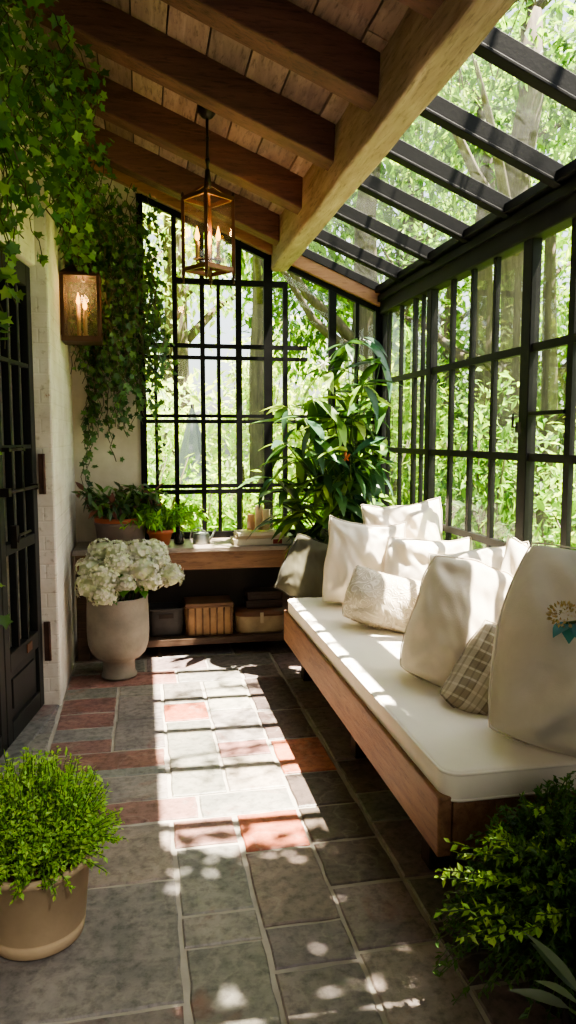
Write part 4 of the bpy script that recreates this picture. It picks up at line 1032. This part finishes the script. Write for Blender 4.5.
# dried flower with teal leaves in a vase on the mattress end
vz = thing('flower_vase', 'tall white floor vase with a dried flower beside the near end of the daybed', 'vase', (1.50, 1.80, .003))
m = MB(); m.lathe([(.06, 0), (.075, .03), (.085, .25), (.06, .48), (.032, .56), (.036, .58), (.026, .575), (.024, .5)], 28, cap=False); m.lathe([(1e-4, 0), (.06, 0)], 24, cap=False); m.build('vase_body', M['white_ceramic'], vz)
fs = thing('dried_flower', 'tan dried flower head with teal blue leaves at the picture edge', 'flower', (1.185, 1.90, .955))
m = MB(); m.tube([(.315, -.10, -.50), (.315, -.10, -.30), (.29, -.09, -.10), (.18, -.05, .0), (.07, -.02, .02), (0, 0, .01)], .004, 6); m.build('stem', M['greenstem'], fs)
m = MB()
for k in range(150):
    v = rv(rnd); m.col = jit(srgb('b7a06a'), .25, rnd); p = Vector((.005, 0, .035)) + Vector((v.x * .042, v.y * .042, v.z * .028)); leaf(m, p, v, rv(rnd), .014, .009, .1, .1, 2)
m.build('flower_head', M['petal'], fs)
m = MB()
for d, L in (((-.9, -.4, -.15), .08), ((-.5, -.8, -.3), .08), ((.6, -.6, -.3), .09), ((.1, -.9, -.4), .09)):
    m.col = jit(srgb('3f7f96'), .15, rnd); leaf(m, (.02, 0, .01), d, (0, 0, 1), L, .05, .25, .12, 6)
m.build('leaf', M['leaf'], fs)

# ------------------------------------------------------------------ ivy
def ivy(name, label, strands, pal, seed, size=(.035, .06), every=.035, stemr=.003):
    rnd = random.Random(seed); root = thing(name, label, 'ivy', strands[0][0], group='ivy on the walls'); o = Vector(strands[0][0])
    st = MB(); lf = MB()
    for p0, L, drift, wob in strands:
        p = Vector(p0) - o; q = [p.copy()]; d = Vector(drift); n = max(3, int(L / .06))
        for i in range(n):
            stp = (d + rv(rnd) * wob).normalized() * .06; p = p + stp; w = p + o
            if w.x < XL + .02 and w.y > 4.2: p.x += .03
            if w.y > YB - .05: p.y -= .04
            lim = -.53 - .16 * (4.2 - w.y) + .03
            if w.y < 4.2 and w.x < lim: p.x = lim - o.x
            q.append(p.copy())
        st.tube(q, stemr, 4, cap=False)
        for a, b in zip(q, q[1:]):
            for s in range(max(1, int((b - a).length / every))):
                if rnd.random() < .12: continue
                t = rnd.random(); pp = a.lerp(b, t); dd = rv(rnd) * .8 + Vector((.25, -.35, -.55)); nn = Vector((.5, -.8, .35)) + rv(rnd) * .6
                lf.col = jit(rnd.choice(pal), .28, rnd); pp = pp + Vector((rnd.uniform(-.02, .035), rnd.uniform(-.035, .02), rnd.uniform(-.02, .02)))
                w = pp + o
                if w.y > YB - .03: pp.y = YB - .03 - o.y
                ivyleaf(lf, pp, dd, nn, rnd.uniform(*size))
    st.build('vine', M['stem'], root); lf.build('foliage', M['leaf'], root)
    return root
rr = random.Random(3)
wallx = lambda y: (-.53 - .16 * (4.2 - y)) if y < 4.2 else XL
PI_ = [G('5c8044'), G('6c9150'), G('4c7040'), G('7fa35c'), G('527848')]
PD = [G('48683c'), G('56784a'), G('3c5a34'), G('628250')]
S = []
for k in range(115):
    y = rr.uniform(2.35, 4.3); z = rr.uniform(2.75, 3.5)
    S.append(((wallx(y) + rr.uniform(.03, .36), y, min(z, 3.42)), rr.uniform(.25, .7), (.08, rr.uniform(-.2, .3), -1), .75))
for k in range(14):   # long strands in front of the door head
    y = rr.uniform(2.9, 4.0); S.append(((wallx(y) + rr.uniform(.04, .12), y, 2.75), rr.uniform(.4, .9), (.0, 0, -1), .45))
ivy('ivy_vine', 'thick green ivy spilling over the wall above the double doors', S, PI_, 41, (.035, .058), .028)
S = []
for k in range(150):
    x = rr.uniform(-.42, .12); S.append(((x, YB - rr.uniform(.05, .40), rr.uniform(2.3, 3.15)), rr.uniform(.35, .95), (.0, 0, -1), .6))
for k in range(60):
    y = rr.uniform(4.2, 5.35); S.append(((XL + rr.uniform(.03, .22), y, rr.uniform(2.75, 3.3)), rr.uniform(.25, .6), (.05, 0, -1), .7))
for k in range(26):
    x = rr.uniform(-.42, .08); S.append(((x, YB - rr.uniform(.04, .12), rr.uniform(1.7, 2.4)), rr.uniform(.4, .85), (.0, 0, -1), .55))
ivy('ivy_vine', 'dark ivy hanging down the back corner around the wall lantern', S, PD, 42, (.032, .052), .03)
S = [((-.60, 2.95, 1.95), .5, (.05, 0, -1), .4), ((-.58, 3.0, 1.5), .45, (.05, 0, -1), .4), ((-.60, 2.95, 1.1), .30, (.05, 0, -1), .4), ((-.56, 3.1, 2.3), .5, (.1, 0, -1), .4)]
ivy('ivy_vine', 'thin ivy trailing down in front of the nearer door leaf', S, PI_, 43, (.045, .065), .03)

# ------------------------------------------------------------------ lanterns
def candle(parent, x, y, z, h, r_=.011):
    m = MB(); m.lathe([(r_ * 2, 0), (r_ * 2.2, .006), (r_ * 1.2, .012)], 14, (x, y, z)); m.lathe([(r_, .01), (r_, h)], 14, (x, y, z)); c = m.build('candle_tube', M['lampwax'], parent)
    m = MB(); m.lathe([(.001, h), (.011, h + .012), (.014, h + .026), (.008, h + .052), (.0008, h + .08)], 10, (x, y, z)); m.build('flame_bulb', M['flame'], c)
LX, LY = .375, 4.12
hl = thing('hanging_lantern', 'copper glass lantern with three lit candle bulbs hanging from the rafters', 'lantern', (LX, LY, 2.37))
hr = .135; H = .40; cs = [(hr * math.cos(math.radians(a)), hr * math.sin(math.radians(a))) for a in (170, 260, 350, 80)]
m = MB()
for x, y in cs: m.bar((x, y, 0), (x, y, H), .018, .018, (cs[0][0], cs[0][1], 0))
for z in (.03, H):
    for i in range(4): a, b = cs[i], cs[(i + 1) % 4]; m.bar((*a, z), (*b, z), .014, .022)
for i in range(4): m.bar((*cs[i], H), (cs[i][0] * .12, cs[i][1] * .12, H + .075), .012, .012)
for i in range(2): m.bar((*cs[i], .03), (*cs[i + 2], .03), .012, .012)
m.build('lantern_frame', M['copper'], hl)
for x, y in cs:
    m = MB(); m.lathe([(.001, -.045), (.006, -.04), (.004, -.025), (.009, -.012), (.006, 0)], 10, (x, y, 0)); m.build('foot_finial', M['darkcopper'], hl)
    m = MB(); m.lathe([(.005, H), (.010, H + .015), (.008, H + .028), (.001, H + .036)], 10, (x, y, 0)); m.build('top_finial', M['darkcopper'], hl)
m = MB()
for i in range(4):
    a, b = cs[i], cs[(i + 1) % 4]; m.add([(*a, .04), (*b, .04), (*b, H - .01), (*a, H - .01)], [(0, 1, 2, 3)])
m.build('glass_pane', M['lampglass'], hl)
for a in (200, 320, 80): candle(hl, .065 * math.cos(math.radians(a)), .065 * math.sin(math.radians(a)), .075, .095)
m = MB(); m.tube([(.065 * math.cos(t * 2 * PI / 20), .065 * math.sin(t * 2 * PI / 20), .072) for t in range(20)], .005, 6, closed=True); m.lathe([(.01, .035), (.015, .05), (.008, .09)], 12); m.build('candle_ring', M['darkcopper'], hl)
zc = roof_z(LX, 3.375) - 2.37
m = MB(); m.tube([(0, 0, H + .06), (0, 0, H + .15)], [.022, .012], 10); m.tube([(0, 0, H + .15), (0, 0, zc - .03)], .0075, 8); m.lathe([(.01, 0), (.014, .015), (.01, .03)], 10, (0, 0, H + .18)); m.lathe([(.008, 0), (.011, .01), (.008, .02)], 10, (0, 0, H + .30)); m.build('hanging_rod', M['iron'], hl)
m = MB(); m.lathe([(.012, -.045), (.03, -.035), (.05, -.01), (.052, .02)], 20, (0, 0, zc)); m.build('ceiling_canopy', M['iron'], hl)

wl = thing('wall_lantern', 'rusty copper box lantern with seeded glass on the whitewashed wall', 'lantern', (-.345, 4.84, 2.10))
a0, a1, b0, b1, H = -.105, .105, -.10, .10, .38
m = MB()
for x in (a0, a1):
    for y in (b0, b1): m.box(x - .009, x + .009, y - .009, y + .009, .0, H)
m.box(a0 - .012, a1 + .012, b0 - .012, b1 + .012, -.02, .012); m.box(a0 - .014, a1 + .014, b0 - .014, b1 + .014, H - .012, H + .006)
m.build('lantern_frame', M['darkcopper'], wl, bevel=.002)
m = MB(); m.add([(a0 - .014, b0 - .014, H + .006), (a1 + .014, b0 - .014, H + .006), (a1 + .014, b1 + .014, H + .006), (a0 - .014, b1 + .014, H + .006), (-.035, -.035, H + .075), (.035, -.035, H + .075), (.035, .035, H + .075), (-.035, .035, H + .075)], [(0, 1, 5, 4), (1, 2, 6, 5), (2, 3, 7, 6), (3, 0, 4, 7), (4, 5, 6, 7)]); m.lathe([(.028, H + .075), (.028, H + .11), (.04, H + .115), (.03, H + .13), (.005, H + .145)], 14); m.build('lantern_roof', M['darkcopper'], wl)
m = MB(); m.box(-.124, -.116, -.07, .07, .02, H); m.build('wall_plate', M['darkcopper'], wl)
m = MB()
for P in (((a0, b0), (a1, b0)), ((a1, b0), (a1, b1)), ((a1, b1), (a0, b1))): m.add([(*P[0], .01), (*P[1], .01), (*P[1], H - .01), (*P[0], H - .01)], [(0, 1, 2, 3)])
m.build('glass_pane', M['seeded'], wl)
candle(wl, -.022, .02, .012, .20, .012); candle(wl, .02, -.02, .012, .165, .012)

def lamp(loc, e, r_=.03, col=(1, .55, .22)):
    l = bpy.data.lights.new('lantern_glow', 'POINT'); l.energy = e; l.color = col; l.shadow_soft_size = r_; o = bpy.data.objects.new('lantern_glow', l); o.location = loc; COL.objects.link(o)
lamp((LX, LY, 2.63), 5); lamp((-.345, 4.84, 2.38), 3.5)

# ------------------------------------------------------------------ light
w = bpy.data.worlds.new('World'); SC.world = w; w.use_nodes = True; nt = w.node_tree; nt.nodes.clear()
sk = nt.nodes.new('ShaderNodeTexSky'); sk.sky_type = 'NISHITA'; sk.sun_disc = False; sk.sun_elevation = math.radians(62); sk.sun_rotation = math.radians(100); sk.air_density = 1.2; sk.dust_density = 2.5
bg = nt.nodes.new('ShaderNodeBackground'); bg.inputs[1].default_value = .68
ou = nt.nodes.new('ShaderNodeOutputWorld'); hs = nt.nodes.new('ShaderNodeHueSaturation'); hs.inputs['Saturation'].default_value = .45; nt.links.new(sk.outputs[0], hs.inputs['Color']); nt.links.new(hs.outputs[0], bg.inputs[0]); nt.links.new(bg.outputs[0], ou.inputs[0])
sun = bpy.data.lights.new('sun', 'SUN'); sun.energy = 78; sun.angle = math.radians(.6); sun.color = (1, .89, .73)
so = bpy.data.objects.new('sun', sun); COL.objects.link(so); so.location = (6, 2, 12)
so.rotation_euler = Vector((-.385, .10, -1)).to_track_quat('-Z', 'Y').to_euler()
# added area fill behind the camera, brightens the ivy and ceiling
al = bpy.data.lights.new('fill_light', 'AREA'); al.energy = 26; al.size = 2.2; al.color = (1, .96, .88)
ao = bpy.data.objects.new('fill_light', al); COL.objects.link(ao); ao.location = (.6, -.9, 1.7); ao.rotation_euler = (Vector((-.7, 3.2, 2.8)) - Vector((.6, -.9, 1.7))).to_track_quat('-Z', 'Y').to_euler()

sl = bpy.data.lights.new('shrub_spot', 'SPOT'); sl.energy = 330; sl.spot_size = math.radians(30); sl.spot_blend = .8; sl.shadow_soft_size = .12; sl.color = (1, .95, .86)  # added spot lamp, brightens the potted shrub and the near floor
sp_ = bpy.data.objects.new('shrub_spot', sl); COL.objects.link(sp_); sp_.location = (.5, -.9, 2.75); sp_.rotation_euler = (Vector((-.35, 2.15, .3)) - Vector((.5, -.9, 2.75))).to_track_quat('-Z', 'Y').to_euler()

SC.view_settings.view_transform = 'AgX'
SC.view_settings.look = 'AgX - Medium High Contrast'
SC.view_settings.exposure = -0.22
SC.cycles.use_denoising = True
SC.cycles.max_bounces = 10; SC.cycles.transparent_max_bounces = 24; SC.cycles.diffuse_bounces = 5
SC.cycles.sample_clamp_indirect = 8
SC.cycles.caustics_reflective = False; SC.cycles.caustics_refractive = False
